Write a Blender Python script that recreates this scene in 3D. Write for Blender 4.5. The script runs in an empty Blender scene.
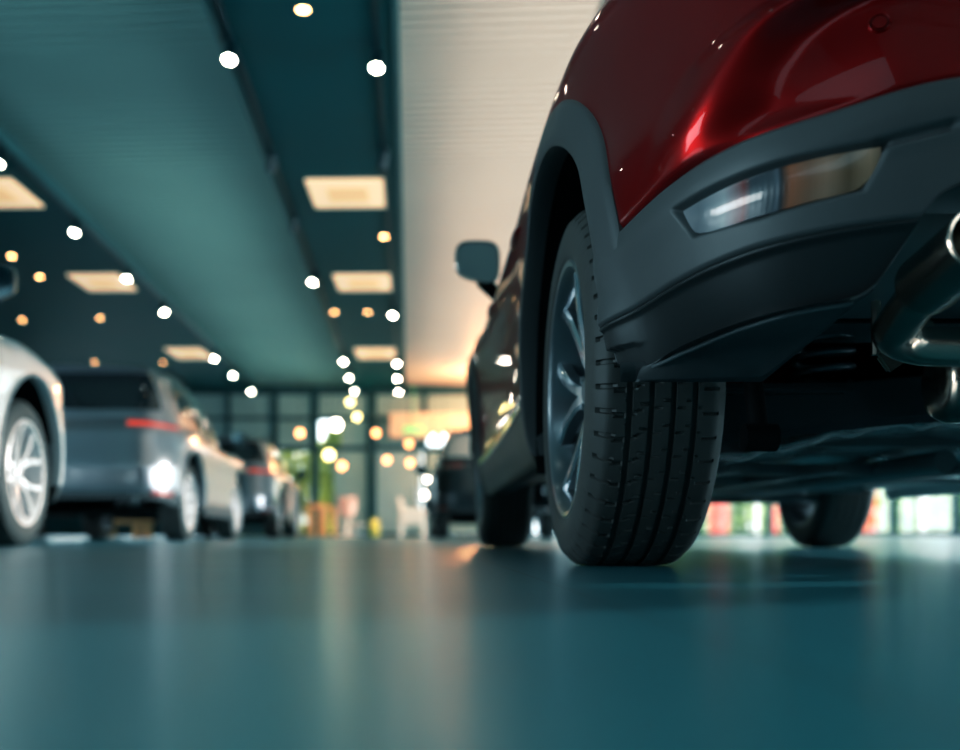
import bpy, bmesh, math, random
from math import sin, cos, pi, radians, sqrt, atan2, hypot
from mathutils import Vector, Matrix
random.seed(7)
SC = bpy.context.scene
COL = SC.collection

# ------------------------------------------------------------------ helpers
def tag(o, label=None, cat=None, group=None, kind=None):
    if label: o['label'] = label
    if cat: o['category'] = cat
    if group: o['group'] = group
    if kind: o['kind'] = kind
    return o

def empty(name, loc=(0, 0, 0), rz=0.0, label=None, cat=None, group=None, scale=(1, 1, 1)):
    o = bpy.data.objects.new(name, None)
    o.empty_display_size = 0.2
    o.location = loc; o.rotation_euler = (0, 0, rz); o.scale = scale
    COL.objects.link(o)
    return tag(o, label, cat, group)

class MB:
    """collects verts / faces"""
    def __init__(s): s.v = []; s.f = []; s.m = []; s.mi = 0
    def add(s, vs, fs):
        b = len(s.v); s.v += [tuple(p) for p in vs]
        for f in fs: s.f.append(tuple(b + i for i in f)); s.m.append(s.mi)
        return s
    def grid(s, rows, closed=False, wrap=False, flip=False):
        n = len(rows); k = len(rows[0]); vs = [p for r in rows for p in r]; fs = []
        for i in range(n if wrap else n - 1):
            i2 = (i + 1) % n
            for j in range(k if closed else k - 1):
                j2 = (j + 1) % k
                q = (i * k + j, i * k + j2, i2 * k + j2, i2 * k + j)
                fs.append(q[::-1] if flip else q)
        return s.add(vs, fs)
    def box(s, c, d, rot=None, bev=0.0):
        x, y, z = d[0] / 2, d[1] / 2, d[2] / 2
        if bev > 0:
            bm = bmesh.new(); bmesh.ops.create_cube(bm, size=1.0)
            for v in bm.verts: v.co = Vector((v.co.x * d[0], v.co.y * d[1], v.co.z * d[2]))
            bmesh.ops.bevel(bm, geom=list(bm.edges), offset=bev, segments=2, affect='EDGES')
            vs = [v.co.copy() for v in bm.verts]; fs = [[v.index for v in f.verts] for f in bm.faces]
            bm.free()
        else:
            vs = [Vector((a * x, b * y, e * z)) for a in (-1, 1) for b in (-1, 1) for e in (-1, 1)]
            fs = [(0, 1, 3, 2), (4, 6, 7, 5), (0, 4, 5, 1), (2, 3, 7, 6), (0, 2, 6, 4), (1, 5, 7, 3)]
        if rot is not None: vs = [rot @ v for v in vs]
        return s.add([v + Vector(c) for v in vs], fs)
    def tube(s, pts, r, n=12, cap=True):
        pts = [Vector(p) for p in pts]; rows = []; up = Vector((0.0123, 0.031, 1)).normalized()
        for i, p in enumerate(pts):
            a = pts[max(i - 1, 0)]; b = pts[min(i + 1, len(pts) - 1)]
            t = (b - a).normalized()
            u = t.cross(up)
            if u.length < 1e-3: u = t.cross(Vector((1, 0, 0)))
            u.normalize(); w = t.cross(u)
            rr = r[i] if isinstance(r, (list, tuple)) else r
            rows.append([p + (u * cos(2 * pi * k / n) + w * sin(2 * pi * k / n)) * rr for k in range(n)])
        s.grid(rows, closed=True)
        if cap:
            b = len(s.v); L = len(rows)
            s.f.append(tuple(b - L * n + k for k in range(n))); s.m.append(s.mi)
            s.f.append(tuple(b - n + k for k in range(n))[::-1]); s.m.append(s.mi)
        return s
    def lathe(s, prof, n=48, axis='Z', c=(0, 0, 0), flip=False):
        """prof = list of (r, h)"""
        rows = []
        for k in range(n):
            a = 2 * pi * k / n; row = []
            for r, h in prof:
                if axis == 'Z': p = (r * cos(a), r * sin(a), h)
                elif axis == 'X': p = (h, r * cos(a), r * sin(a))
                else: p = (r * cos(a), h, r * sin(a))
                row.append((p[0] + c[0], p[1] + c[1], p[2] + c[2]))
            rows.append(row)
        return s.grid(rows, wrap=True, flip=flip)
    def build(s, name, mat, parent=None, smooth=True, loc=(0, 0, 0), rot=(0, 0, 0), ang=35, norm=True):
        me = bpy.data.meshes.new(name); me.from_pydata(s.v, [], s.f)
        mats = mat if isinstance(mat, (list, tuple)) else [mat]
        for m in mats: me.materials.append(m)
        if len(mats) > 1: me.polygons.foreach_set('material_index', s.m)
        if norm:
            bm = bmesh.new(); bm.from_mesh(me)
            bmesh.ops.remove_doubles(bm, verts=bm.verts, dist=1e-5)
            bmesh.ops.recalc_face_normals(bm, faces=bm.faces)
            bm.to_mesh(me); bm.free()
        if smooth:
            me.polygons.foreach_set('use_smooth', [True] * len(me.polygons))
            if ang: me.set_sharp_from_angle(angle=radians(ang))
        me.update()
        o = bpy.data.objects.new(name, me); COL.objects.link(o)
        o.location = loc; o.rotation_euler = rot
        if parent is not None: o.parent = parent
        return o

def copy_tree(o, parent=None):
    c = o.copy(); COL.objects.link(c); c.parent = parent
    for ch in list(o.children): copy_tree(ch, c)
    return c

def clamp(x, a=0.0, b=1.0): return a if x < a else b if x > b else x
def sst(a, b, x):
    t = clamp((x - a) / (b - a)); return t * t * (3 - 2 * t)
def lerpt(tab, x):
    """piecewise smooth interpolation in a table of (x, value)"""
    if x <= tab[0][0]: return tab[0][1]
    if x >= tab[-1][0]: return tab[-1][1]
    for i in range(len(tab) - 1):
        if x <= tab[i + 1][0]:
            x0, y0 = tab[i]; x1, y1 = tab[i + 1]
            m0 = (y1 - tab[i - 1][1]) / (x1 - tab[i - 1][0]) if i > 0 else (y1 - y0) / (x1 - x0)
            m1 = (tab[i + 2][1] - y0) / (tab[i + 2][0] - x0) if i + 2 < len(tab) else (y1 - y0) / (x1 - x0)
            h = x1 - x0; t = (x - x0) / h
            return ((2*t**3 - 3*t*t + 1) * y0 + (t**3 - 2*t*t + t) * h * m0 + (-2*t**3 + 3*t*t) * y1 + (t**3 - t*t) * h * m1)

# ------------------------------------------------------------------ materials
def mat(name, col, rough=0.5, metal=0.0, coat=0.0, coat_r=0.03, spec=0.5, emis=None, estr=0.0, noise=None, bump=None, alpha=1.0, trans=0.0):
    m = bpy.data.materials.new(name); m.use_nodes = True
    nt = m.node_tree; b = nt.nodes['Principled BSDF']; I = b.inputs
    I['Base Color'].default_value = (*col, 1); I['Roughness'].default_value = rough; I['Metallic'].default_value = metal
    I['Coat Weight'].default_value = coat; I['Coat Roughness'].default_value = coat_r
    I['Specular IOR Level'].default_value = spec; I['Alpha'].default_value = alpha
    I['Transmission Weight'].default_value = trans
    if emis: I['Emission Color'].default_value = (*emis, 1); I['Emission Strength'].default_value = estr
    if noise or bump:
        tc = nt.nodes.new('ShaderNodeTexCoord')
    if noise:                                   # (scale, amount): light mottling of colour and gloss
        n = nt.nodes.new('ShaderNodeTexNoise'); n.inputs['Scale'].default_value = noise[0]; n.inputs['Detail'].default_value = 4
        nt.links.new(tc.outputs['Object'], n.inputs['Vector'])
        mx = nt.nodes.new('ShaderNodeMix'); mx.data_type = 'RGBA'
        a = noise[1]
        mx.inputs[6].default_value = (*[c * (1 - a) for c in col], 1); mx.inputs[7].default_value = (*[min(1, c * (1 + a)) for c in col], 1)
        nt.links.new(n.outputs['Fac'], mx.inputs[0]); nt.links.new(mx.outputs[2], I['Base Color'])
        mr = nt.nodes.new('ShaderNodeMapRange'); mr.inputs[3].default_value = rough * (1 - a * .5); mr.inputs[4].default_value = min(1, rough * (1 + a * .5))
        nt.links.new(n.outputs['Fac'], mr.inputs[0]); nt.links.new(mr.outputs[0], I['Roughness'])
    if bump:                                    # (scale, strength, distance)
        n2 = nt.nodes.new('ShaderNodeTexNoise'); n2.inputs['Scale'].default_value = bump[0]; n2.inputs['Detail'].default_value = 3
        nt.links.new(tc.outputs['Object'], n2.inputs['Vector'])
        bp = nt.nodes.new('ShaderNodeBump'); bp.inputs['Strength'].default_value = bump[1]; bp.inputs['Distance'].default_value = bump[2]
        nt.links.new(n2.outputs['Fac'], bp.inputs['Height']); nt.links.new(bp.outputs[0], I['Normal'])
    return m

M = {}
M['red'] = mat('red_paint', (0.27, 0.004, 0.005), .38, .78, .55, .02, bump=(1800, .04, .0004))
_b = M['red'].node_tree.nodes['Principled BSDF']; _b.inputs['Specular Tint'].default_value = (.75, .28, .16, 1); _b.inputs['Coat IOR'].default_value = 1.38
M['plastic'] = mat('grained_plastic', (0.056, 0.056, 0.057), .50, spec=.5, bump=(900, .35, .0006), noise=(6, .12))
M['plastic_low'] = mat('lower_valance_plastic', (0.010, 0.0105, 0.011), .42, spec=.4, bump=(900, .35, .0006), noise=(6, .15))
M['black'] = mat('matt_black', (0.004, 0.0045, 0.005), .8, spec=.2, noise=(5, .2))
M['liner'] = mat('liner_black', (0.006, 0.007, 0.008), .9, spec=.1, noise=(8, .2))
M['tray'] = mat('undertray_plastic', (0.040, 0.040, 0.042), .5, noise=(25, .45), bump=(120, .3, .001))
M['tyre'] = mat('tyre_rubber', (0.052, 0.047, 0.043), .6, spec=.45, noise=(14, .25), bump=(500, .25, .0005))
M['rim_dark'] = mat('rim_grey', (0.20, 0.22, 0.24), .3, .8, .5, .06)
M['rim_edge'] = mat('rim_machined', (0.75, 0.78, 0.82), .2, .9, .3, .05)
M['rim_silver'] = mat('rim_silver', (0.80, 0.80, 0.82), .38, .55, .4, .1)
M['chrome'] = mat('chrome', (0.75, 0.76, 0.78), .12, 1.0)
M['steel'] = mat('exhaust_steel', (0.42, 0.35, 0.29), .22, 1.0, noise=(14, .25))
M['dull_steel'] = mat('dull_steel', (0.11, 0.12, 0.13), .42, .85, noise=(9, .35))
M['beam'] = mat('beam_paint', (0.05, 0.06, 0.066), .38, .2, noise=(5, .3))
M['pan'] = mat('underbody_coating', (0.13, 0.17, 0.18), .42, .2, noise=(4, .35))
M['glass_dark'] = mat('tinted_glass', (0.012, 0.014, 0.016), .04, 0, 1.0, .02)
M['mirror_glass'] = mat('mirror_glass', (0.30, 0.42, 0.46), .05, 1.0)
M['lamp_red'] = mat('lamp_red', (0.55, 0.03, 0.015), .12, 0, 1, .03, emis=(1, .10, .04), estr=.6)
M['lamp_red_dull'] = mat('reflector_red', (0.42, 0.05, 0.03), .25, 0, 1, .05)
M['lamp_clear'] = mat('lamp_clear', (0.5, 0.52, 0.55), .1, .4, 1, .03)
M['silver'] = mat('silver_paint', (0.60, 0.615, 0.64), .34, .6, 1, .04)
M['white_silver'] = mat('white_silver_paint', (0.74, 0.76, 0.78), .36, .35, 1, .05)
M['grey'] = mat('grey_paint', (0.37, 0.38, 0.41), .28, .85, 1, .03)
M['graphite'] = mat('graphite_paint', (0.035, 0.045, 0.05), .3, .6, 1, .03)
M['disc'] = mat('brake_disc', (0.28, 0.25, 0.22), .35, 1.0)

# ------------------------------------------------------------------ car body surface
# plan outline of the left half: (half width, distance from the rear)
PLAN = [(0, 0), (.18, .001), (.36, .004), (.54, .017), (.62, .034), (.69, .068), (.745, .112), (.79, .175), (.825, .25), (.852, .335),
        (.870, .42), (.883, .54), (.893, .72), (.899, .92), (.898, 1.3), (.890, 1.8), (.888, 2.4), (.890, 3.0), (.893, 3.45), (.885, 3.75), (.862, 3.98),
        (.80, 4.16), (.70, 4.28), (.55, 4.355), (.36, 4.395), (.18, 4.412), (0, 4.417)]
def _dense():
    P = [(-PLAN[2][0], PLAN[2][1]), (-PLAN[1][0], PLAN[1][1])] + PLAN + [(-PLAN[-2][0], PLAN[-2][1]), (-PLAN[-3][0], PLAN[-3][1])]
    out = []
    for i in range(2, len(P) - 3):
        p0, p1, p2, p3 = P[i - 1], P[i], P[i + 1], P[i + 2]
        d = [max(1e-6, hypot(a[0] - b[0], a[1] - b[1]) ** .5) for a, b in ((p1, p0), (p2, p1), (p3, p2))]
        n = 12
        for k in range(n):
            t = k / n
            r = []
            for c in (0, 1):
                m1 = (p2[c] - p1[c]) + d[1] * ((p1[c] - p0[c]) / d[0] - (p2[c] - p0[c]) / (d[0] + d[1]))
                m2 = (p2[c] - p1[c]) + d[1] * ((p3[c] - p2[c]) / d[2] - (p3[c] - p1[c]) / (d[1] + d[2]))
                r.append((2*t**3 - 3*t*t + 1) * p1[c] + (t**3 - 2*t*t + t) * m1 + (-2*t**3 + 3*t*t) * p2[c] + (t**3 - t*t) * m2)
            out.append(tuple(r))
    out.append(PLAN[-1]); return out
DN = _dense()
SL = [0.0]
for a, b in zip(DN, DN[1:]): SL.append(SL[-1] + hypot(b[0] - a[0], b[1] - a[1]))
LTOT = SL[-1]
import bisect
def plan(s):
    s = clamp(s, 0, LTOT); i = min(max(bisect.bisect_right(SL, s) - 1, 0), len(DN) - 2)
    t = (s - SL[i]) / (SL[i + 1] - SL[i])
    def nrm(j):
        a = DN[max(j - 1, 0)]; b = DN[min(j + 1, len(DN) - 1)]
        dx, dy = b[0] - a[0], b[1] - a[1]
        if j == 0: dx, dy = 1, 0
        if j == len(DN) - 1: dx, dy = -1, 0
        l = hypot(dx, dy); return (dy / l, -dx / l)
    n0, n1 = nrm(i), nrm(i + 1)
    w = DN[i][0] * (1 - t) + DN[i + 1][0] * t; y = DN[i][1] * (1 - t) + DN[i + 1][1] * t
    nw, ny = n0[0] * (1 - t) + n1[0] * t, n0[1] * (1 - t) + n1[1] * t
    l = hypot(nw, ny); return w, y, nw / l, ny / l
def s_of_y(y):
    lo, hi = 0, len(DN) - 1
    while hi - lo > 1:
        m = (lo + hi) // 2
        if DN[m][1] < y: lo = m
        else: hi = m
    t = (y - DN[lo][1]) / max(1e-9, DN[hi][1] - DN[lo][1]); return SL[lo] * (1 - t) + SL[hi] * t
ZT = [(0, 1.02), (.4, 1.025), (1.0, 1.02), (2.0, .985), (3.0, .955), (3.4, .955), (3.8, .915), (4.1, .85), (4.3, .78), (4.42, .73)]
def ztop(y): return lerpt(ZT, y)
P_SIDE = [(.15, .06), (.22, .045), (.30, .020), (.42, .006), (.55, .0), (.70, .003), (.80, -.002), (.88, .0), (.95, .006), (1.05, .012)]
P_REAR = [(.15, .16), (.22, .10), (.30, .045), (.36, .020), (.45, .004), (.55, .0), (.62, .002), (.70, .020), (.80, .045), (.90, .065), (1.05, .09)]
P_FRONT = [(.15, .14), (.22, .07), (.30, .02), (.42, .0), (.55, .0), (.65, .015), (.75, .05), (.85, .10), (.95, .16)]
def inset(y, z):
    wr = 1 - sst(.15, .75, y); wf = sst(3.9, 4.3, y)
    d = lerpt(P_SIDE, z) * (1 - wr - wf) + lerpt(P_REAR, z) * wr + lerpt(P_FRONT, z) * wf
    R = .13 if y < 3.3 else .10; q = ztop(y) - z
    if q < R: u = clamp(1 - q / R); d += R * (1 - sqrt(max(0, 1 - u * u * .985)))
    # door side scoop
    k = sst(1.25, 1.7, y) * (1 - sst(2.9, 3.25, y)); d += k * .008 * sst(.40, .5, z) * (1 - sst(.55, .78, z))
    return d
def surf(s, z, off=0.0, side=-1):
    w, y, nw, ny = plan(s); d = inset(y, z) - off
    return Vector((side * (w - nw * d), y - ny * d, z))
AX_R, AX_F, WR = .88, 3.60, .345     # axle positions, tyre radius
AZ = .345

def ring_patch(s0, s1, zlo, zhi, ds, nz, side=-1, off=0.0, disp=None, holes=(), hole_r=.49, edge=0.0):
    """grid on the body surface between two height curves; wheel holes are cut and their rim snapped round"""
    ns = max(2, int(abs(s1 - s0) / ds)); rows = []
    for i in range(ns + 1):
        s = s0 + (s1 - s0) * i / ns; y = plan(s)[1]; a, b = zlo(y, s), zhi(y, s); row = []
        if edge: row.append(surf(s, a, off - edge, side))
        for j in range(nz + 1):
            z = a + (b - a) * j / nz; o = off + (disp(s, y, z) if disp else 0)
            row.append(surf(s, z, o, side))
        if edge: row.append(surf(s, b, off - edge, side))
        rows.append(row)
    mb = MB(); nk = len(rows[0]); idx = {}
    def inside(p): return any(hypot(p.y - c, p.z - AZ) < hole_r or (p.z < AZ and abs(p.y - c) < hole_r) for c in holes)
    def snap(p):
        for c in holes:
            if abs(p.y - c) < hole_r * 1.3:
                if p.z < AZ:
                    if abs(p.y - c) < hole_r: return Vector((p.x, c + math.copysign(hole_r, p.y - c), p.z))
                else:
                    l = hypot(p.y - c, p.z - AZ)
                    if l < hole_r: return Vector((p.x, c + (p.y - c) * hole_r / l, AZ + (p.z - AZ) * hole_r / l))
        return p
    for i in range(len(rows) - 1):
        for j in range(nk - 1):
            q = [(i, j), (i, j + 1), (i + 1, j + 1), (i + 1, j)]
            if holes:
                ins = [inside(rows[a][b]) for a, b in q]
                if all(ins): continue
            ids = []
            for key in q:
                if key not in idx:
                    p = rows[key[0]][key[1]]
                    idx[key] = len(mb.v); mb.v.append(tuple(snap(p) if holes else p))
                ids.append(idx[key])
            mb.f.append(tuple(ids if side < 0 else ids[::-1])); mb.m.append(0)
    return mb

def arch_patch(yc, r0, r1, side, off, a0=-22, a1=202, n=96, lip=.05, zmin=.2, flare=.012):
    """wheel arch trim: a ring on the body surface with a rolled lip turned into the wheel well"""
    rows = []
    for i in range(n + 1):
        a = radians(a0 + (a1 - a0) * i / n); row = []
        prof = [(r0 + .004, -lip), (r0, -.004), (r0 + .004, flare), (r0 + .012, flare + .004)] + \
               [(r0 + .012 + (r1 - r0 - .018) * k / 5, flare + .004 - (flare - .001) * (k / 5)) for k in range(1, 6)] + [(r1, -.001), (r1 + .001, -.012)]
        for r, o in prof:
            y = yc + r * cos(a); z = AZ + r * sin(a)
            row.append(surf(s_of_y(y), max(z, .12), off + o, side))
        rows.append(row)
    mb = MB(); mb.grid(rows); return mb

# ------------------------------------------------------------------ wheels
def tyre_mesh(detail, R=.345, W=.215):
    hw = W / 2
    if detail == 2:
        grooves = [(-.052, .0105), (-.0175, .010), (.0165, .010), (.0505, .0105)]
        us = set()
        for c, w in grooves:
            for d in (-w/2 - .0016, -w/2, -w/2 + .0012, w/2 - .0012, w/2, w/2 + .0016, -w/2 - .007, w/2 + .007): us.add(round(c + d, 5))
        for k in range(-45, 46, 9): us.add(k / 500)
        for v in (.062, .066, .072, .078, .084, .088, .092, .095): us.add(v); us.add(-v)
        us = sorted(us)
    else:
        grooves = [(-.052, .009), (-.0175, .009), (.0165, .009), (.0505, .009)]
        us = [-.095, -.088, -.075, -.057, -.0555, -.0485, -.047, -.022, -.0205, -.0145, -.013, .012, .0135, .0195, .021, .046, .0475, .0535, .055, .075, .088, .095]
    def rad(u):
        r = R - .0035 * (u / .085) ** 2
        if abs(u) > .080: r -= .010 * ((abs(u) - .080) / .015) ** 1.8
        return r
    side = [(R - .022, .1025), (R - .034, .1065), (R - .050, .110), (R - .066, .1115), (R - .080, .1105), (R - .088, .108), (R - .0885, .1065), (R - .094, .1045), (R - .0945, .103), (R - .098, .099), (R - .104, .094)]
    pitches = 52; sub = 20 if detail == 2 else 1
    n = pitches * sub if detail == 2 else 72
    rows = []
    for k in range(n):
        a = 2 * pi * k / n; row = []; ph = k % sub
        L = [(r, -h) for r, h in side[::-1]]
        for u in us:
            r = rad(u)
            g = any(abs(u - c) < w / 2 - .0003 for c, w in grooves)
            if g: r = R - .0085 if detail == 2 else R - .009
            elif detail == 2:
                au = abs(u)
                if u < -.0575:                       # outer shoulder blocks
                    sh = (k + 3 * (u < -.075)) % sub
                    if sh < 4: r -= .0060
                elif u > .0575:                      # inner shoulder slits
                    if .063 < au < .090 and ph < 2: r -= .005
                elif -.048 < u < -.0215:             # slanted cuts on the second rib
                    sh = (k + int((u + .048) * 260)) % sub
                    if sh < 2 and u < -.034: r -= .005
                    elif ((k + 8) % sub) < 2 and u > -.030: r -= .004
                else:
                    for c, w in grooves:
                        if w/2 < abs(u - c) < w/2 + .0072 and ((k + (5 if u > c else 11)) % sub) < 2: r -= .004
            L.append((r, u))
        if detail == 2:
            notch = ((k + 3) % sub) < 4
            L2 = []
            for r, u in L:
                if u < -.094 and r > R - .030 and notch: r -= .0035
                L2.append((r, u))
            L = L2
        L += side
        for r, h in L: row.append((h, r * cos(a), r * sin(a)))
        rows.append(row)
    mb = MB(); mb.grid(rows, wrap=True); return mb

def rim_mesh(dark, R=.245, n_sp=5):
    """outside faces -X.  slot 0 = main finish, slot 1 = machined faces"""
    mb = MB()
    mb.lathe([(R + .006, -.100), (R + .007, -.104), (R + .002, -.107), (R - .006, -.1055), (R - .012, -.098), (R - .018, -.070), (R - .030, -.02), (R - .030, .05), (R - .012, .098), (R + .006, .101), (R + .004, .094)], 96, 'X')
    mb.lathe([(.001, -.056), (.060, -.056), (.072, -.048), (.075, .0), (.0755, .03)], 40, 'X')
    x_in, x_out = -.058, -.086
    for k in range(n_sp):
        for sgn in (-1, 1):
            base = 2 * pi * k / n_sp
            rows = []; N = 9
            for i in range(N):
                t = i / (N - 1); r = .050 + (R - .014 - .050) * t
                ang = base + sgn * (radians(5) + radians(15) * t ** 1.2)
                hw = (.0165 - .006 * sin(pi * t * .9)) if t < .9 else .014
                xf = x_in + (x_out - x_in) * (t ** .8) - .004
                xb = xf + .034 - .008 * t
                er = Vector((0, cos(ang), sin(ang))); et = Vector((0, -sin(ang), cos(ang)))
                pts = []
                for q, x in ((-hw, xb), (-hw, xf + .006), (-hw + .004, xf), (hw - .004, xf), (hw, xf + .006), (hw, xb)):
                    p = er * r + et * q; p.x = x; pts.append(p)
                rows.append(pts)
            b = len(mb.v)
            for p in rows: mb.v += [tuple(x) for x in p]
            for i in range(N - 1):
                for j in range(6):
                    j2 = (j + 1) % 6
                    mb.f.append((b + i * 6 + j, b + i * 6 + j2, b + (i + 1) * 6 + j2, b + (i + 1) * 6 + j))
                    mb.m.append(1 if j == 2 or (j in (1, 3)) else 0)
    for k in range(5):                              # lug nuts
        a = 2 * pi * (k + .5) / 5
        c = (-.058, .045 * cos(a), .045 * sin(a)); mb.lathe([(.0, -.012), (.007, -.012), (.009, -.008), (.009, .012)], 6, 'X', c)
    return mb

WHEEL_CACHE = {}
def add_wheel(parent, side, yc, detail, dark, xin):
    key = (detail, dark)
    if key not in WHEEL_CACHE:
        t = tyre_mesh(detail).build('tyre', M['tyre'], None, ang=28)
        r = rim_mesh(dark).build('rim', [M['rim_dark'], M['rim_edge']] if dark else [M['rim_silver'], M['rim_silver']], t, ang=30)
        c = MB(); c.lathe([(.0, -.072), (.018, -.072), (.026, -.068), (.029, -.060), (.029, -.045)], 32, 'X')
        c.build('centre_cap', M['rim_dark'] if dark else M['rim_silver'], t)
        d = MB(); d.lathe([(.06, .0), (.155, .0), (.157, .004), (.157, .022), (.155, .026), (.06, .026)], 64, 'X')
        d.lathe([(.001, .03), (.075, .03), (.085, .05), (.06, .075), (.001, .08)], 32, 'X')
        d.build('brake_disc', M['disc'], t)
        cp = MB()
        cp.box((.012, .125, .05), (.06, .07, .13), bev=.012)
        cp.build('brake_caliper', M['dull_steel'], t)
        WHEEL_CACHE[key] = t; o = t
        o.parent = parent
    else:
        o = copy_tree(WHEEL_CACHE[key], parent)
    o.location = (side * xin, yc, AZ)
    o.rotation_euler = (0, 0, 0 if side < 0 else pi)
    return o

# ------------------------------------------------------------------ the car
def mirror_part(car, side, paint, mo=.925):
    # door mirror: housing shell + glass facing the rear + arm
    hs = MB(); rows = []
    W_, H_, D_ = .165, .150, .10
    for i in range(13):
        t = i / 12; dep = t * D_; sc = sqrt(max(0.02, 1 - (t * .96) ** 2.2)); row = []
        for k in range(28):
            a = 2 * pi * k / 28; c, s_ = cos(a), sin(a)
            x = math.copysign(abs(c) ** .55, c) * W_ / 2 * sc; z = math.copysign(abs(s_) ** .6, s_) * H_ / 2 * sc
            if z < 0: z *= 1 - .25 * (x / (W_ / 2))      # lower edge rises outward
            row.append(Vector((side * (mo + x), 2.66 + dep, 1.066 + z)))
        rows.append(row)
    hs.grid(rows, closed=True)
    h = hs.build('side_mirror', M['graphite'], car)
    g = MB(); row = [Vector((r.x * 1, 2.668, r.z)) for r in rows[0]]
    c = sum(row, Vector()) / len(row); row = [c + (p - c) * .92 for p in row]
    g.add([c] + row, [(0, 1 + k, 1 + (k + 1) % 28) for k in range(28)])
    g.build('mirror_glass', M['mirror_glass'], h)
    a = MB(); a.tube([(side * .80, 2.74, .93), (side * .86, 2.72, .965), (side * (mo - .02), 2.71, 1.01)], [.035, .026, .03], 12)
    a.build('mirror_arm', M['black'], h)

def zt_f(y, s): return ztop(y)

def greenhouse(car, paint, rear_glass=None):
    # rounded trapezoid ring that leans in toward the roof
    base = [(0, .20), (.45, .22), (.66, .27), (.76, .38), (.815, .62), (.82, 1.2), (.815, 2.0), (.80, 2.6), (.74, 2.95), (.60, 3.16), (.35, 3.26), (0, 3.30)]
    top =  [(0, .40), (.38, .41), (.52, .44), (.575, .52), (.60, .78), (.615, 1.2), (.61, 1.7), (.595, 2.0), (.56, 2.13), (.45, 2.22), (.25, 2.27), (0, 2.285)]
    ztp = [1.475, 1.475, 1.475, 1.48, 1.495, 1.515, 1.51, 1.495, 1.485, 1.485, 1.487, 1.488]
    def G(u, t, off=0.0):                          # u in 0..11 along half, t 0..1
        tab_bw = [(i, p[0]) for i, p in enumerate(base)]; tab_by = [(i, p[1]) for i, p in enumerate(base)]
        tab_tw = [(i, p[0]) for i, p in enumerate(top)]; tab_ty = [(i, p[1]) for i, p in enumerate(top)]
        bw, by, tw, ty = lerpt(tab_bw, u), lerpt(tab_by, u), lerpt(tab_tw, u), lerpt(tab_ty, u)
        zz = lerpt([(i, z) for i, z in enumerate(ztp)], u); zb = ztop(by) - .03
        w = bw + (tw - bw) * t; y = by + (ty - by) * t; z = zb + (zz - zb) * t
        bl = .035 * sin(pi * t)
        cx, cy = 0, 1.55
        nx, ny = (w - 0) / .8, (y - cy) / 1.7; l = hypot(nx, ny) or 1
        n = 6; k = (abs(nx) ** n + abs(ny) ** n) ** (1 / n) or 1
        gx, gy = nx ** (n - 1) if nx > 0 else 0, math.copysign(abs(ny) ** (n - 1), ny); gl = hypot(gx, gy) or 1
        return Vector((w + gx / gl * (bl + off), y + gy / gl * (bl + off), z + off * .35))
    U = [i * 11 / 88 for i in range(89)]
    sh = MB()
    for sd in (-1, 1):
        rows = [[Vector((sd * p.x, p.y, p.z)) for p in (G(u, j / 10) for j in range(11))] for u in U]
        sh.grid(rows, flip=sd > 0)
    # roof cap
    rows = []
    for u in U:
        p = G(u, 1.0); row = []
        for k in range(-8, 9):
            q = k / 8; row.append(Vector((-q * p.x, p.y, p.z + .045 * (p.x / .6) * (1 - q * q) ** .7)))
        rows.append(row)
    sh.grid(rows)
    sh.build('roof', paint, car, ang=50)
    def patch(u0, u1, t0, t1, sides, name, nu=20, nt=8, slope=(0, 0), off=.006):
        for sd in sides:
            rows = []
            for i in range(nu + 1):
                a = i / nu; row = []
                for j in range(nt + 1):
                    b = j / nt
                    ua = u0 + slope[0] * b; ub = u1 + slope[1] * b
                    p = G(ua + (ub - ua) * a, t0 + (t1 - t0) * b, off if 0 < a < 1 and 0 < b < 1 else off * .4)
                    row.append(Vector((sd * p.x, p.y, p.z)))
                rows.append(row)
            m = MB(); m.grid(rows, flip=sd > 0); m.build(name, M['glass_dark'], car)
    patch(5.15, 6.45, .10, .88, (-1, 1), 'rear_side_window')
    patch(6.52, 8.0, .10, .88, (-1, 1), 'front_side_window', slope=(0, -.1))
    patch(3.9, 5.0, .16, .86, (-1, 1), 'quarter_window', slope=(.5, 0))
    # windscreen and rear window cross the centre line
    for name, ua, t0, t1 in (('windscreen', (8.8, 11), .08, .95), ('rear_window', (2.6, 0), .22, .90)):
        rows = []
        us = [ua[0] + (ua[1] - ua[0]) * i / 14 for i in range(15)]
        for j in range(9):
            t = t0 + (t1 - t0) * j / 8
            L = [G(u, t, .006) for u in us]
            rows.append([Vector((-p.x, p.y, p.z)) for p in L] + [Vector((p.x, p.y, p.z)) for p in L[::-1][1:]])
        m = MB(); m.grid(rows); m.build(name, rear_glass or M['glass_dark'], car)
    # roof spoiler
    m = MB(); rows = []
    for i in range(25):
        q = -1 + i / 12; x = q * .56; c = .02 * q * q
        rows.append([Vector((x, .62, 1.50 - c * 1.2)), Vector((x, .40 + c, 1.505 - c)), Vector((x, .27 + c * 3, 1.485 - c)), Vector((x, .265 + c * 3, 1.470 - c)), Vector((x, .42, 1.455 - c))])
    m.grid(rows); m.build('roof_spoiler', paint, car)
    for sd in (-1, 1):
        m = MB(); m.tube([(sd * .60, .85, 1.515), (sd * .62, 1.0, 1.545), (sd * .625, 1.7, 1.55), (sd * .60, 1.95, 1.515)], .012, 8)
        m.build('roof_rail', M['black'], car)

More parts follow.
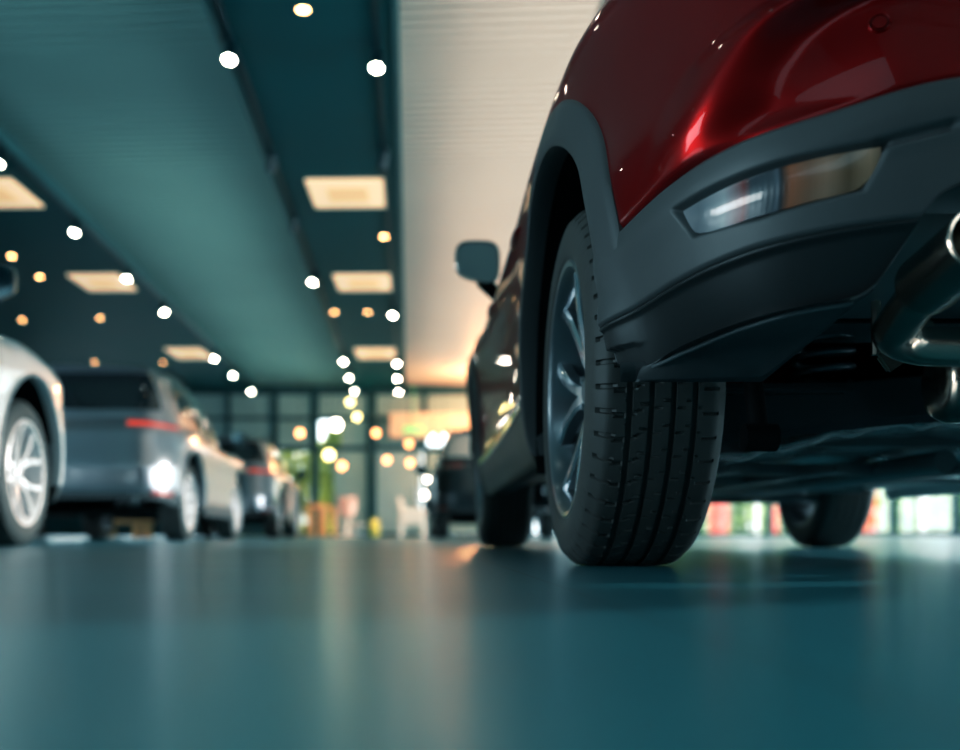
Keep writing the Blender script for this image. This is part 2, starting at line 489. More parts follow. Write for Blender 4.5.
def lamp_patch(car, side, y0, y1, z0, z1, name, m, parent=None, off=.006, skew=0.0, n=14, s0=None, s1=None):
    sa = s_of_y(y0) if s0 is None else s0; sb = s_of_y(y1) if s1 is None else s1
    rows = []
    for i in range(n + 1):
        a = i / n; s = sa + (sb - sa) * a; row = []
        for j in range(7):
            b = j / 6; e = min(a, 1 - a, b, 1 - b)
            zz = z0 + (z1 - z0) * b * (1 - .55 * a ** 1.5) + skew * a
            row.append(surf(s, zz, off if e > 0 else -.004, side))
        rows.append(row)
    mb = MB(); mb.grid(rows); return mb.build(name, m, parent or car)

def build_car(name, loc, label, paint, hero=False, scale=(1, 1, 1), rz=0.0, clad=None, arch_r=.45, arch_w=.02, arch_mat=None, dark_rim=False, rear_glass=None):
    car = empty(name, loc, rz, label, 'car', 'parked cars' if not hero else None, scale)
    if not hero: del_group = None
    AX_F = 3.60 if hero else 3.47
    H = (AX_R, AX_F)
    ds = .05
    # painted lower limit and cladding limits, as functions of distance from the rear
    if hero:
        zl = lambda y, s: lerpt(REDLINE, s) if y < 1.2 else lerpt([(1.2, .40), (1.6, .40), (2.6, .37), (3.2, .37), (3.6, .44), (4.1, .5), (4.42, .5)], y)
    else:
        zl = lambda y, s: lerpt([(0, .40), (.5, .39), (1.2, .34), (2.9, .33), (3.5, .36), (4.2, .36)], y)
    zb = lambda y, s: lerpt([(0, .345), (.15, .335), (.3, .30), (.45, .285), (.8, .25), (1.3, .235), (3.1, .225), (3.8, .23), (4.42, .22)], y)
    hr = (arch_r + .5 * arch_w)
    sd_ = s_of_y(1.30), s_of_y(2.12), s_of_y(3.02)
    for sd in (-1, 1):
        fine = hero and sd < 0; q_ = 1.0 if fine else 2.5
        if fine:
            ring_patch(0, s_of_y(1.296), zl, zt_f, .006, 90, sd, holes=(AX_R,), hole_r=.505, disp=HERO_D, edge=.012).build('rear_quarter_panel', paint, car, ang=0)
        else:
            ring_patch(0, s_of_y(1.296), zl, zt_f, .014 if hero else ds * .6, 44 if hero else 26, sd, holes=(AX_R,), hole_r=hr, disp=HERO_D if hero else None, edge=.012).build('rear_quarter_panel', paint, car, ang=0)
        d0 = .02 if fine else ds
        ring_patch(sd_[0], sd_[1] - .003, zl, zt_f, d0, 26, sd, holes=(AX_R,), hole_r=hr, edge=.012).build('rear_door', paint, car, ang=0)
        ring_patch(sd_[1] + .003, sd_[2] - .003, zl, zt_f, d0, 26, sd, edge=.012).build('front_door', paint, car, ang=0)
        ring_patch(sd_[2] + .003, LTOT, zl, zt_f, d0 * 1.4, 26, sd, holes=(AX_F,), hole_r=hr, edge=.012).build('front_wing', paint, car, ang=0)
        for yc in H:
            am = arch_mat or paint
            arch_patch(yc, arch_r, arch_r + arch_w, sd, .003, a0=-12 if hero else -5, a1=(164 if yc == AX_R else 192) if hero else 185, flare=.012 if hero else .006).build('arch_trim', am, car, ang=40)
        # lower cladding in three runs
        cm = clad or M['plastic']
        sR, sF = s_of_y(AX_R - arch_r), s_of_y(AX_F + arch_r)
        if hero:
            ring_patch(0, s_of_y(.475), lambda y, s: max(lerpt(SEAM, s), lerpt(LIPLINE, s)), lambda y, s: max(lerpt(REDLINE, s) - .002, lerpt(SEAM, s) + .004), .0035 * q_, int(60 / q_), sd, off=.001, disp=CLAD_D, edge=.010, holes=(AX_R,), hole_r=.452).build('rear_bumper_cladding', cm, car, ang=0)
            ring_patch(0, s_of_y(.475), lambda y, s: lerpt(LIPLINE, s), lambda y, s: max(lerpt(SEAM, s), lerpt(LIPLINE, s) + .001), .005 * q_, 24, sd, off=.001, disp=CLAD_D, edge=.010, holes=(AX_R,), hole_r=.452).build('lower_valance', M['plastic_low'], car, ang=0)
        else:
            ring_patch(0, sR, zb, zl, ds * .6, 8, sd, off=.001, edge=.02).build('rear_bumper_cladding', cm, car, ang=0)
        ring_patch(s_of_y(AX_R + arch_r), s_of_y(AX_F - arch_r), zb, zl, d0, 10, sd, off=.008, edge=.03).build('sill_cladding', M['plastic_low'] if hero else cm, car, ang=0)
        ring_patch(sF, LTOT, zb, zl, ds * .6, 8, sd, off=.001, edge=.02).build('front_bumper_cladding', cm, car, ang=0)
        # inner black backing so that gaps read dark
        ring_patch(s_of_y(1.0), s_of_y(3.45), lambda y, s: .27, lambda y, s: ztop(y) - .03, .1, 4, sd, off=-.022, holes=H, hole_r=.46).build('inner_panel', M['black'], car, ang=0)
        # wheel wells
        for yc in H:
            lm = MB(); rows = []
            for i in range(31):
                a = radians(22 + 158 * i / 30 - (0 if yc == AX_F else 0)) if not hero else radians((-18 if yc == AX_R else 15) + (172 if yc == AX_R else 165) * i / 30)
                rows.append([Vector((sd * x, yc + r * cos(a), AZ + r * sin(a))) for x, r in ((.872, .452), (.80, .46), (.60, .46), (.585, .40), (.585, .18), (.585, .02))])
            lm.grid(rows); lm.build('wheel_liner', M['liner'], car)
        # lamps
        tl = lamp_patch(car, sd, 0, 0, .895 if hero else .955, .985 if hero else 1.01, 'tail_lamp', M['lamp_red_dull'] if hero or rear_glass else M['lamp_red'], s0=.48, s1=.95 if hero else 1.22, off=.012)
        hl = lamp_patch(car, sd, 0, 0, .70, .80, 'headlamp', M['lamp_clear'], s0=LTOT - .42, s1=LTOT - .95, off=.010, skew=.06)
        if not hero: lamp_patch(car, sd, 0, 0, .375, .42, 'bumper_reflector', M['lamp_red_dull'], s0=.70, s1=.98, off=.008)
        # door handles
        for y in (1.55, 2.42):
            hm = MB(); pts = []
            for k in range(7):
                t = k / 6; p = surf(s_of_y(y + .2 * t - .1), .835, -.004 + .007 * sin(pi * t) ** .5, sd); pts.append(p)
            hm.tube(pts, [.008, .011, .012, .012, .012, .011, .008], 10); hm.build('door_handle', paint, car)
        mirror_part(car, sd, paint, .925 if hero else 1.01)
    # bonnet / deck between the flanks
    rows = []
    ss = [LTOT * i / 110 for i in range(111)]
    for s in ss:
        y = plan(s)[1]; p = surf(s, ztop(y) - .0005, 0, -1); row = []
        for k in range(17):
            q = -1 + k / 8; row.append(Vector((-p.x * q * 1.0, p.y, p.z - .001 + .05 * (abs(p.x) / .8) * (1 - q * q) ** .8)))
        rows.append(row)
    m = MB(); m.grid(rows); m.build('bonnet', paint, car, ang=0)
    greenhouse(car, paint, rear_glass)
    # underbody floor
    m = MB()
    m.box((0, 2.30, .30), (1.50, 1.90, .05)); m.box((0, .50, .47), (1.30, .86, .04)); m.box((0, 3.95, .30), (1.1, .8, .04))
    for x in (-.55, .55): m.box((x, 2.3, .275), (.09, 1.9, .04), bev=.01)
    m.build('floor_pan', M['pan'] if hero else M['black'], car, ang=30)
    if not hero:
        m = MB(); m.lathe([(.030, 0), (.038, 0), (.040, .004), (.040, .12), (.032, .12)], 20, 'Y', (.55, .03, .345)); m.build('exhaust_tip', M['chrome'], car)
    # rear lettering is left out; the recess for the plate stays
    m = MB(); m.box((0, .050 if hero else .075, .80), (.56, .03, .15), bev=.01); m.build('plate_recess', M['black'], car)
    # wheels
    for sd in (-1, 1):
        for yc in H:
            det = 2 if hero and sd < 0 and yc == AX_R else 1
            w_ = add_wheel(car, sd, yc, det, dark_rim, (.757 if yc == AX_R else .745 if sd < 0 else .715) if hero else .742)
            if hero and yc == AX_R: w_.scale = (1.06, 1.005, 1.005)
    return car

# ------------------------------------------------------------------ hero displacement (arc length s, height z)
REDLINE = [(0, .605), (.30, .603), (.541, .594), (.682, .570), (.825, .557), (.925, .542), (1.013, .526), (1.096, .513), (1.18, .495), (1.5, .40), (1.9, .40)]
LIPLINE = [(0, .352), (.14, .352), (.18, .37), (.26, .45), (.36, .474), (.47, .477), (.54, .469), (.568, .452), (.590, .417), (.612, .385), (.635, .360), (.66, .350), (.708, .347), (.781, .342), (.866, .335), (.983, .323), (1.064, .311), (1.11, .325), (1.148, .346), (1.3, .35), (1.6, .35)]
SEAM = [(0, .44), (.40, .436), (.54, .434), (.594, .432), (.686, .428), (.82, .418), (.996, .399), (1.129, .381), (1.3, .37)]
LAMP = [(.906, .502), (.874, .459), (.768, .457), (.646, .470), (.632, .494), (.617, .524), (.741, .518), (.83, .511)]
CREASE = [(.50, .86), (.54, 0.80)]
def seg_d(px, py, a, b):
    dx, dy = b[0] - a[0], b[1] - a[1]; t = clamp(((px - a[0]) * dx + (py - a[1]) * dy) / (dx * dx + dy * dy))
    return hypot(px - a[0] - t * dx, py - a[1] - t * dy)
def in_poly(x, y, P):
    c = False; n = len(P)
    for i in range(n):
        x1, y1 = P[i]; x2, y2 = P[(i + 1) % n]
        if (y1 > y) != (y2 > y) and x < (x2 - x1) * (y - y1) / (y2 - y1) + x1: c = not c
    return c
def sdist(x, y, P):
    d = min(seg_d(x, y, P[i], P[(i + 1) % len(P)]) for i in range(len(P)))
    return -d if in_poly(x, y, P) else d
def s_crease(z):                                    # ridge where flank turns to tail
    return lerpt([(.50, .945), (.536, .921), (.551, .900), (.608, .866), (.664, .831), (.704, .784), (.73, .70), (.755, .55), (.77, .3)], z)
def HERO_D(s, y, z):
    q = s_crease(z) - s                             # >0 : on the tail side of the ridge
    d = 0.0
    if z > .50:
        k = sst(.515, .60, z)
        d -= .030 * k * sst(0.0, .11, q) * sst(.02, .34, s)
        d += .010 * k * (1 - sst(0, .12, abs(q))) * sst(.1, .4, s)
    # lower edge roll
    e = z - lerpt(REDLINE, s); d -= .006 * (1 - sst(0, .012, e))
    return d
def CLAD_D(s, y, z):
    d = 0.0
    sz = lerpt(SEAM, s)
    d -= .0045 * (1 - sst(0, .005, abs(z - sz)))                  # seam groove
    if z < sz: d -= .008 * sst(0, .012, sz - z) + .26 * (sz - z) * (1 - sst(.92, 1.1, s))   # lower face turns under
    top = lerpt(REDLINE, s) - z
    d += .006 * (1 - sst(.0, .05, abs(top - .035)))              # rolled upper shoulder
    d -= .005 * (1 - sst(0, .006, top))
    ld = sdist(s, z, LAMP)
    d -= .012 * (1 - sst(-.006, .004, ld))                       # lamp recess
    rr = hypot(y - AX_R, z - AZ)
    if z > AZ: d += .011 * (1 - sst(.46, .545, rr))
    d += .016 * sst(.98, 1.12, s) * (1 - sst(.36, .47, z))
    gd = seg_d(s, z, (.55, .536), (.63, .520)); d -= .008 * (1 - sst(.001, .009, gd))
    return d
#==SCENE==
# ------------------------------------------------------------------ more materials
def lens_material():
    m = bpy.data.materials.new('fog_lens'); m.use_nodes = True; nt = m.node_tree; b = nt.nodes['Principled BSDF']
    tc = nt.nodes.new('ShaderNodeTexCoord'); sp = nt.nodes.new('ShaderNodeSeparateXYZ'); nt.links.new(tc.outputs['Object'], sp.inputs[0])
    mr = nt.nodes.new('ShaderNodeMapRange'); mr.inputs[1].default_value = -.83; mr.inputs[2].default_value = -.61
    nt.links.new(sp.outputs['X'], mr.inputs[0])
    cr = nt.nodes.new('ShaderNodeValToRGB'); nt.links.new(mr.outputs[0], cr.inputs[0])
    E = cr.color_ramp.elements; E[0].position = 0; E[0].color = (.30, .31, .33, 1); E[1].position = 1; E[1].color = (.09, .04, .025, 1)
    for p, c in ((.16, (.16, .17, .19, 1)), (.26, (.35, .36, .38, 1)), (.34, (.20, .03, .02, 1)), (.37, (.03, .035, .045, 1)), (.46, (.05, .055, .065, 1)), (.48, (.10, .11, .13, 1)), (.50, (.025, .015, .015, 1)),
                 (.54, (.34, .10, .04, 1)), (.62, (.26, .11, .06, 1)), (.70, (.34, .18, .11, 1)), (.80, (.16, .08, .04, 1)), (.9, (.42, .24, .14, 1))):
        e = E.new(p); e.color = c
    w = nt.nodes.new('ShaderNodeTexWave'); w.inputs['Scale'].default_value = 55; w.bands_direction = 'X'; nt.links.new(tc.outputs['Object'], w.inputs['Vector'])
    bp = nt.nodes.new('ShaderNodeBump'); bp.inputs['Strength'].default_value = .10; bp.inputs['Distance'].default_value = .001
    nt.links.new(w.outputs['Fac'], bp.inputs['Height']); nt.links.new(bp.outputs[0], b.inputs['Normal'])
    nt.links.new(cr.outputs[0], b.inputs['Base Color']); b.inputs['Roughness'].default_value = .3
    b.inputs['Coat Weight'].default_value = .5; b.inputs['Coat Roughness'].default_value = .02
    return m
def glass_material(name, tint=(.95, .98, .98), refl=.07):
    m = bpy.data.materials.new(name); m.use_nodes = True; nt = m.node_tree; nt.nodes.clear()
    o = nt.nodes.new('ShaderNodeOutputMaterial'); t = nt.nodes.new('ShaderNodeBsdfTransparent'); g = nt.nodes.new('ShaderNodeBsdfGlossy')
    t.inputs[0].default_value = (*tint, 1); g.inputs['Roughness'].default_value = .02
    lw = nt.nodes.new('ShaderNodeLayerWeight'); lw.inputs[0].default_value = .25
    mr = nt.nodes.new('ShaderNodeMapRange'); mr.inputs[3].default_value = refl; mr.inputs[4].default_value = .35
    nt.links.new(lw.outputs['Fresnel'], mr.inputs[0])
    mx = nt.nodes.new('ShaderNodeMixShader'); nt.links.new(mr.outputs[0], mx.inputs[0]); nt.links.new(t.outputs[0], mx.inputs[1]); nt.links.new(g.outputs[0], mx.inputs[2])
    nt.links.new(mx.outputs[0], o.inputs[0]); return m
def emis(name, col, s):
    m = bpy.data.materials.new(name); m.use_nodes = True; nt = m.node_tree; b = nt.nodes['Principled BSDF']
    b.inputs['Base Color'].default_value = (*col, 1); b.inputs['Emission Color'].default_value = (*col, 1); b.inputs['Emission Strength'].default_value = s
    return m
def floor_material():
    m = bpy.data.materials.new('resin_floor_tiles'); m.use_nodes = True; nt = m.node_tree; b = nt.nodes['Principled BSDF']; L = nt.links
    tc = nt.nodes.new('ShaderNodeTexCoord')
    mp = nt.nodes.new('ShaderNodeMapping'); L.new(tc.outputs['Object'], mp.inputs[0]); mp.inputs['Rotation'].default_value = (0, 0, radians(0)); mp.inputs['Location'].default_value = (-.18, -.145, 0)
    n = nt.nodes.new('ShaderNodeTexNoise'); n.inputs['Scale'].default_value = 2.2; n.inputs['Detail'].default_value = 6; L.new(tc.outputs['Object'], n.inputs['Vector'])
    cr = nt.nodes.new('ShaderNodeValToRGB'); L.new(n.outputs['Fac'], cr.inputs[0])
    cr.color_ramp.elements[0].position = .3; cr.color_ramp.elements[0].color = (*FLOOR_A, 1)
    cr.color_ramp.elements[1].position = .7; cr.color_ramp.elements[1].color = (*FLOOR_B, 1)
    br = nt.nodes.new('ShaderNodeTexBrick'); br.offset = 0; br.inputs['Scale'].default_value = 1.0
    br.inputs['Brick Width'].default_value = .9; br.inputs['Row Height'].default_value = .9; br.inputs['Mortar Size'].default_value = .0022; br.inputs['Mortar Smooth'].default_value = .3
    br.inputs['Color1'].default_value = (1, 1, 1, 1); br.inputs['Color2'].default_value = (.93, .93, .93, 1); br.inputs['Mortar'].default_value = (.35, .35, .35, 1)
    L.new(mp.outputs[0], br.inputs['Vector'])
    mx = nt.nodes.new('ShaderNodeMix'); mx.data_type = 'RGBA'; mx.blend_type = 'MULTIPLY'; mx.inputs[0].default_value = 1
    L.new(cr.outputs[0], mx.inputs[6]); L.new(br.outputs['Color'], mx.inputs[7]); L.new(mx.outputs[2], b.inputs['Base Color'])
    n2 = nt.nodes.new('ShaderNodeTexNoise'); n2.inputs['Scale'].default_value = 220; n2.inputs['Detail'].default_value = 3; L.new(tc.outputs['Object'], n2.inputs['Vector'])
    mr = nt.nodes.new('ShaderNodeMapRange'); mr.inputs[3].default_value = FLOOR_R - .05; mr.inputs[4].default_value = FLOOR_R + .05; L.new(n2.outputs['Fac'], mr.inputs[0]); L.new(mr.outputs[0], b.inputs['Roughness'])
    bp = nt.nodes.new('ShaderNodeBump'); bp.inputs['Strength'].default_value = .10; bp.inputs['Distance'].default_value = .001
    ad = nt.nodes.new('ShaderNodeMath'); ad.operation = 'MULTIPLY_ADD'; L.new(br.outputs['Fac'], ad.inputs[0]); ad.inputs[1].default_value = -2.0; L.new(n2.outputs['Fac'], ad.inputs[2])
    L.new(ad.outputs[0], bp.inputs['Height']); L.new(bp.outputs[0], b.inputs['Normal'])
    b.inputs['Specular IOR Level'].default_value = FLOOR_S; b.inputs['Coat Weight'].default_value = .5; b.inputs['Coat Roughness'].default_value = .24
    return m
FLOOR_A, FLOOR_B, FLOOR_R, FLOOR_S = (.004, .115, .145), (.006, .140, .165), .36, .5
M['floor'] = floor_material()
M['lens'] = lens_material()
M['deck_left'] = mat('ribbed_ceiling_cool_light_tint', (.22, .38, .36), .6, spec=.2, noise=(.35, .22))  # one deck finish; dim cool light on the left is put into this tint
M['deck_right'] = mat('ribbed_ceiling_warm_light_tint', (.62, .56, .50), .5, noise=(.35, .12))  # same deck finish with the warm light on the right tinted in
M['slab'] = mat('soffit_teal', (.001, .085, .098), .6, spec=.15, noise=(.8, .2))
M['slab_edge'] = mat('soffit_edge', (.02, .11, .12), .5, noise=(.8, .2))
M['track'] = mat('track_black', (.002, .02, .026), .4, noise=(4, .2))
M['panel'] = emis('cassette_panel', (.95, .70, .45), .75)
M['panel_grille'] = emis('cassette_grille', (.85, .58, .32), .55)
M['spot'] = emis('spot_led', (1, .90, .74), 60)
M['down'] = emis('downlight_led', (1, .50, .20), 30)
M['frame'] = mat('window_frame_teal', (.006, .055, .065), .4, noise=(2, .2))
M['glass'] = glass_material('window_glass')
M['wall_dark'] = mat('dark_wall', (.022, .020, .020), .6, noise=(1, .3))
M['wall_grey'] = mat('grey_wall', (.22, .26, .27), .7, noise=(1, .15))
M['infill'] = mat('frosted_infill', (.34, .50, .50), .4, noise=(1.2, .2))
M['infill_light'] = mat('door_leaf_grey', (.36, .54, .60), .4, noise=(1.2, .2))
M['white_warm'] = mat('warm_white_plaster', (.80, .66, .54), .6, noise=(1, .1))
M['white'] = mat('white_lacquer', (.85, .78, .72), .4, noise=(3, .05))
M['oak'] = mat('light_wood', (.80, .42, .17), .5, noise=(6, .25))
M['pink'] = mat('pink_fabric', (.85, .55, .48), .8, noise=(10, .1))
M['yellow'] = mat('yellow_fabric', (.80, .70, .16), .7, noise=(10, .1))
M['pave'] = mat('outdoor_paving', (.62, .60, .56), .8, noise=(.5, .15))
M['leaf'] = mat('hedge_leaves', (.30, .42, .09), .8, noise=(1.5, .6))
M['leaf2'] = mat('tree_leaves', (.62, .60, .13), .8, noise=(1.5, .6))
M['bark'] = mat('bark', (.05, .03, .02), .9, noise=(5, .4))
M['redsign'] = mat('red_board', (.75, .10, .05), .5, noise=(2, .2))
M['pole'] = mat('white_pole', (.8, .8, .78), .5, noise=(2, .1))
M['exit'] = emis('exit_green', (.25, .8, .35), .5)

# ------------------------------------------------------------------ the red car
hero = build_car('compact_suv', (1.18, 1.2, 0), 'red compact SUV with black lower cladding, seen from low behind its left rear wheel', M['red'], hero=True,
                 arch_r=.452, arch_w=.082, arch_mat=M['plastic'], dark_rim=True)
def hero_extras(car):
    def w2l(X, Y, Z): return Vector((X - 1.18, Y - 1.2, Z))
    # rear fog / reflector lamp, left and right: lens follows the bumper surface inside its recess
    for sd in (-1, 1):
        def col(a):        # a 0..1 from outer end to inner end: s, z low, z high
            s = .898 - a * (.898 - .626)
            lo = lerpt([(.628, .497), (.640, .482), (.655, .472), (.70, .467), (.768, .461), (.872, .463), (.897, .492)], s)
            hi = lerpt([(.628, .519), (.70, .517), (.768, .513), (.83, .507), (.897, .499)], s)
            return s, lo, hi
        rows = []
        for i in range(61):
            s, lo, hi = col(i / 60); row = [surf(s, lo - .001, -.014, sd)]
            for j in range(9):
                t = j / 8; row.append(surf(s, lo + (hi - lo) * t, -.0045 + .004 * sin(pi * t) * min(1, 6 * min(i, 60 - i) / 60), sd))
            row.append(surf(s, hi + .001, -.014, sd)); rows.append(row)
        m = MB(); m.grid(rows); o = m.build('reflector_lamp', M['lens'], car, ang=40)
        o['label'] = 'striped clear and amber reflector lamp set into the black bumper'
        # parking sensor on the painted bumper
        for s_, z_ in ((.624, .683),):
            p = surf(s_, z_, HERO_D(s_, 0, z_), sd); q = surf(s_, z_, .02 + HERO_D(s_, 0, z_), sd); n = (q - p).normalized()
            e = .004
            n = (surf(s_ + .01, z_, HERO_D(s_ + .01, 0, z_), sd) - surf(s_ - .01, z_, HERO_D(s_ - .01, 0, z_), sd)).cross(surf(s_, z_ + .01, HERO_D(s_, 0, z_ + .01), sd) - surf(s_, z_ - .01, HERO_D(s_, 0, z_ - .01), sd)).normalized()
            if n.y > 0: n = -n
            u = n.cross(Vector((0, 0, 1))).normalized(); w = u.cross(n)
            prof = [(0, .003), (.0085, .003), (.0092, .0005), (.0102, .0005), (.0108, .003), (.0122, .0035), (.0132, .001), (.014, -.004)]
            rows = [[p + n * h + (u * cos(2 * pi * k / 32) + w * sin(2 * pi * k / 32)) * r for r, h in prof] for k in range(32)]
            m = MB(); m.mi = 0; m.grid(rows, wrap=True); m.build('parking_sensor', M['red'], car, ang=30)
            rows = [[p + n * h + (u * cos(2 * pi * k / 32) + w * sin(2 * pi * k / 32)) * r for r, h in ((.0090, .0012), (.0104, .0014))] for k in range(32)]
            m = MB(); m.grid(rows, wrap=True); m.build('sensor_ring', M['black'], car)
        # under-tray flap behind the bumper lip
        rows = []
        for i in range(50):
            s = .632 + (1.075 - .632) * i / 49
            p = surf(s, lerpt(LIPLINE, s), CLAD_D(s, 0, lerpt(LIPLINE, s)) + .001, sd)
            t = (s - .632) / (1.075 - .632)
            A, B, C0 = w2l(.318, 1.575, .290), w2l(.520, 1.54, .285), surf(.632, .36, -.03, -1)
            q = C0.lerp(B, sst(0, .42, t) * .5 + .5 * clamp(t / .42)) if t < .42 else B.lerp(A, (t - .42) / .58)
            q = Vector((q.x * (-sd), q.y, q.z)); row = [p + Vector((0, 0, .006)), p + Vector((0, -.001, .0))]
            for k in range(1, 13):
                u = k / 12; x = p.lerp(q, u); x.z += .010 * sin(pi * u) ; row.append(x)
            rows.append(row + [q + Vector((0, 0, .03))])
        m = MB(); m.grid(rows); m.build('undertray_flap', M['tray'], car, ang=0)
        # thin bright lip trim along the bumper's lower edge
        pts = []
        for i in range(40):
            s = .66 + (1.064 - .66) * i / 39; z = lerpt(LIPLINE, s); pts.append(surf(s, z - .002, CLAD_D(s, 0, z) - .001, sd))
        m = MB(); m.tube(pts, .0035, 8); m.build('bumper_lip', M['lipmat'], car)
        # chrome sill strip
        rows = []
        for i in range(50):
            y = 1.42 + (3.02 - 1.42) * i / 49; s = s_of_y(y); z = lerpt([(1.4, .385), (2.6, .355), (3.1, .345)], y)
            rows.append([surf(s, z - .010, .010, sd), surf(s, z - .008, .016, sd), surf(s, z + .006, .017, sd), surf(s, z + .010, .010, sd)])
        m = MB(); m.grid(rows); m.build('sill_strip', M['chrome'], car)
        # coil spring and damper
        m = MB(); pts = []
        for i in range(150):
            a = 2 * pi * 5.5 * i / 149; pts.append(Vector((sd * .35, 0.90, .365)) + Vector((.055 * cos(a), .055 * sin(a), .17 * i / 149)))
        m.tube(pts, .0075, 8); m.build('coil_spring', M['dull_steel'], car)
        m = MB(); m.tube([(sd * .53, .74, .24), (sd * .535, .80, .45)], .018, 14); m.tube([(sd * .535, .80, .45), (sd * .54, .83, .58)], .030, 14)
        m.tube([(sd * .50, .74, .24), (sd * .56, .74, .24)], .026, 14); m.build('damper', M['black'], car)
        # trailing arm of the rear axle
        m = MB(); m.tube([(sd * .66, .86, .33), (sd * .60, 1.02, .30), (sd * .56, 1.25, .30), (sd * .55, 1.42, .33)], [.045, .036, .032, .04], 14)
        m.tube([(sd * .57, .88, AZ), (sd * .70, .88, AZ)], .05, 20)
        m.box((sd * .46, .93, .350), (.30, .13, .02), bev=.008); m.build('trailing_arm', M['beam'], car)
        m = MB(); m.tube([(sd * .30, 3.45, .24), (sd * .62, 3.53, .20)], .022, 12); m.tube([(sd * .58, 3.62, .22), (sd * .60, 3.56, .50)], .035, 14)
        m.tube([(sd * .56, 3.535, .34), (sd * .70, 3.535, .34)], .05, 16); m.build('front_suspension_arm', M['dull_steel'], car)
    # torsion beam: an open V profile lying across the car, lowered in the middle
    rows = []
    for i in range(41):
        x = -.60 + 1.2 * i / 40; b = (1 - (x / .6) ** 2)
        zc = .298 + .040 * b * b; y = .98 - .06 * b
        rows.append([Vector((x, y - .045, zc + .045)), Vector((x, y - .052, zc + .040)), Vector((x, y - .050, zc - .035)), Vector((x, y - .035, zc - .050)), Vector((x, y + .03, zc - .045)), Vector((x, y + .055, zc + .045)), Vector((x, y + .03, zc + .05)), Vector((x, y, zc + .01))])
    m = MB(); m.grid(rows, closed=True); m.build('rear_axle_beam', M['beam'], car, ang=40)
    # pressed tank shield with a wavy rolled edge
    rows = []
    for i in range(81):
        x = -.62 + 1.25 * i / 80; e = .004 * sin(x * 46) + .003 * sin(x * 81 + 1)
        rise = .075 * (1 - sst(.05, .50, abs(x)))
        rows.append([Vector((x, 1.16, .305 + rise)), Vector((x, 1.155, .246 + e + rise)), Vector((x, 1.148, .238 + e + rise)), Vector((x, 1.158, .232 + e + rise)), Vector((x, 1.20, .236 + rise)), Vector((x, 1.55, .232 + .5 * rise)), Vector((x, 2.2, .228)), Vector((x, 2.4, .262))])
    m = MB(); m.grid(rows); sh_ = m.build('tank_shield', M['shield'], car, ang=0)
    m = MB(); m.tube([r[3] for r in rows], .0055, 8); m.build('rolled_edge', M['pan_light'], sh_)  # pale tube added so the rolled edge shows its glint
    m = MB()
    for x in (-.38, -.12, .22): m.box((x, 2.25, .222), (.05, 1.8, .018), bev=.005)
    for y in (1.62, 2.05, 2.8): m.box((0, y, .235), (1.1, .05, .03), bev=.008)
    m.tube([(.1, 1.3, .235), (.05, 2.2, .225), (.05, 3.1, .24)], .028, 12)
    m.build('underbody_rail', M['pan'], car, ang=30)
    m = MB(); m.box((.82, 2.30, .232), (.035, 1.75, .05), bev=.008); m.box((.74, 2.30, .262), (.10, 1.75, .03), bev=.008); m.box((.45, 2.30, .262), (.05, 1.85, .03), bev=.006); m.build('sill_flange', M['pan_light'], car)
    m = MB(); m.box((-.80, 2.30, .252), (.06, 1.75, .05), bev=.008); m.build('sill_flange', M['beam'], car)
    m = MB(); m.box((0, 3.42, .235), (.9, .22, .05), bev=.015); m.tube([(-.62, 3.36, .215), (0, 3.34, .225), (.62, 3.36, .215)], .016, 10); m.build('front_subframe', M['dull_steel'], car)
    # exhaust: tip, straight pipe, tight bend to the muffler
    def arc(c, r, a0, a1, n, z):
        return [Vector((c[0] + r * cos(radians(a0 + (a1 - a0) * k / n)), c[1] + r * sin(radians(a0 + (a1 - a0) * k / n)), z)) for k in range(n + 1)]
    for sd in (-1,):
        T = w2l(.664, 1.215, .402); B = w2l(.672, 1.46, .350)
        path = [T + Vector((0, .10, -.018)), T + Vector((0.001, .15, -.030))]
        cen = B + Vector((.065, 0, 0))
        for k in range(0, 13):
            a = radians(180 - 90 * k / 12); path.append(Vector((cen.x + .065 * cos(a), cen.y + .065 * sin(a) - .02, B.z - .018 * k / 12)))
        path.append(path[-1] + Vector((.10, .004, -.003))); path.append(path[-1] + Vector((.20, .005, .0)))
        m = MB(); m.tube(path, .0285, 28); m.build('exhaust_pipe', M['steel'], car, ang=40)
        ax = (Vector((0, -1, .16))).normalized(); u = ax.cross(Vector((0, 0, 1))).normalized(); w = u.cross(ax)
        prof = [(.0395, -.135), (.0405, -.13), (.0405, -.004), (.0415, .002), (.040, .0045), (.0365, .003), (.0355, -.004), (.0355, -.12), (.02, -.125), (0, -.125)]
        rows = [[T + ax * h + (u * cos(2 * pi * k / 48) + w * sin(2 * pi * k / 48)) * r for r, h in prof] for k in range(48)]
        m = MB(); m.grid(rows, wrap=True); m.build('exhaust_tip', M['steel'], car, ang=40)
        m = MB(); m.lathe([(0, -.30), (.04, -.30), (.062, -.29), (.070, -.275), (.071, -.25), (.068, -.245), (.071, -.24), (.071, .25), (.062, .29), (0, .30)], 40, 'X', (.02, .60, .322))
        m.build('muffler', M['steel'], car, ang=40)
        m = MB(); m.box((-.345, .55, .375), (.11, .012, .035), rot=Matrix.Rotation(radians(-35), 3, 'Y'), bev=.004); m.tube([(-.40, .55, .36), (-.40, .55, .46)], .008, 8); m.build('muffler_bracket', M['steel'], car)
    T2 = w2l(1.70, 1.215, .402); rows = [[T2 + Vector((r * cos(2 * pi * k / 32), h, r * sin(2 * pi * k / 32))) for r, h in ((.0405, .13), (.0405, 0), (.036, 0), (.0355, .12), (0, .12))] for k in range(32)]
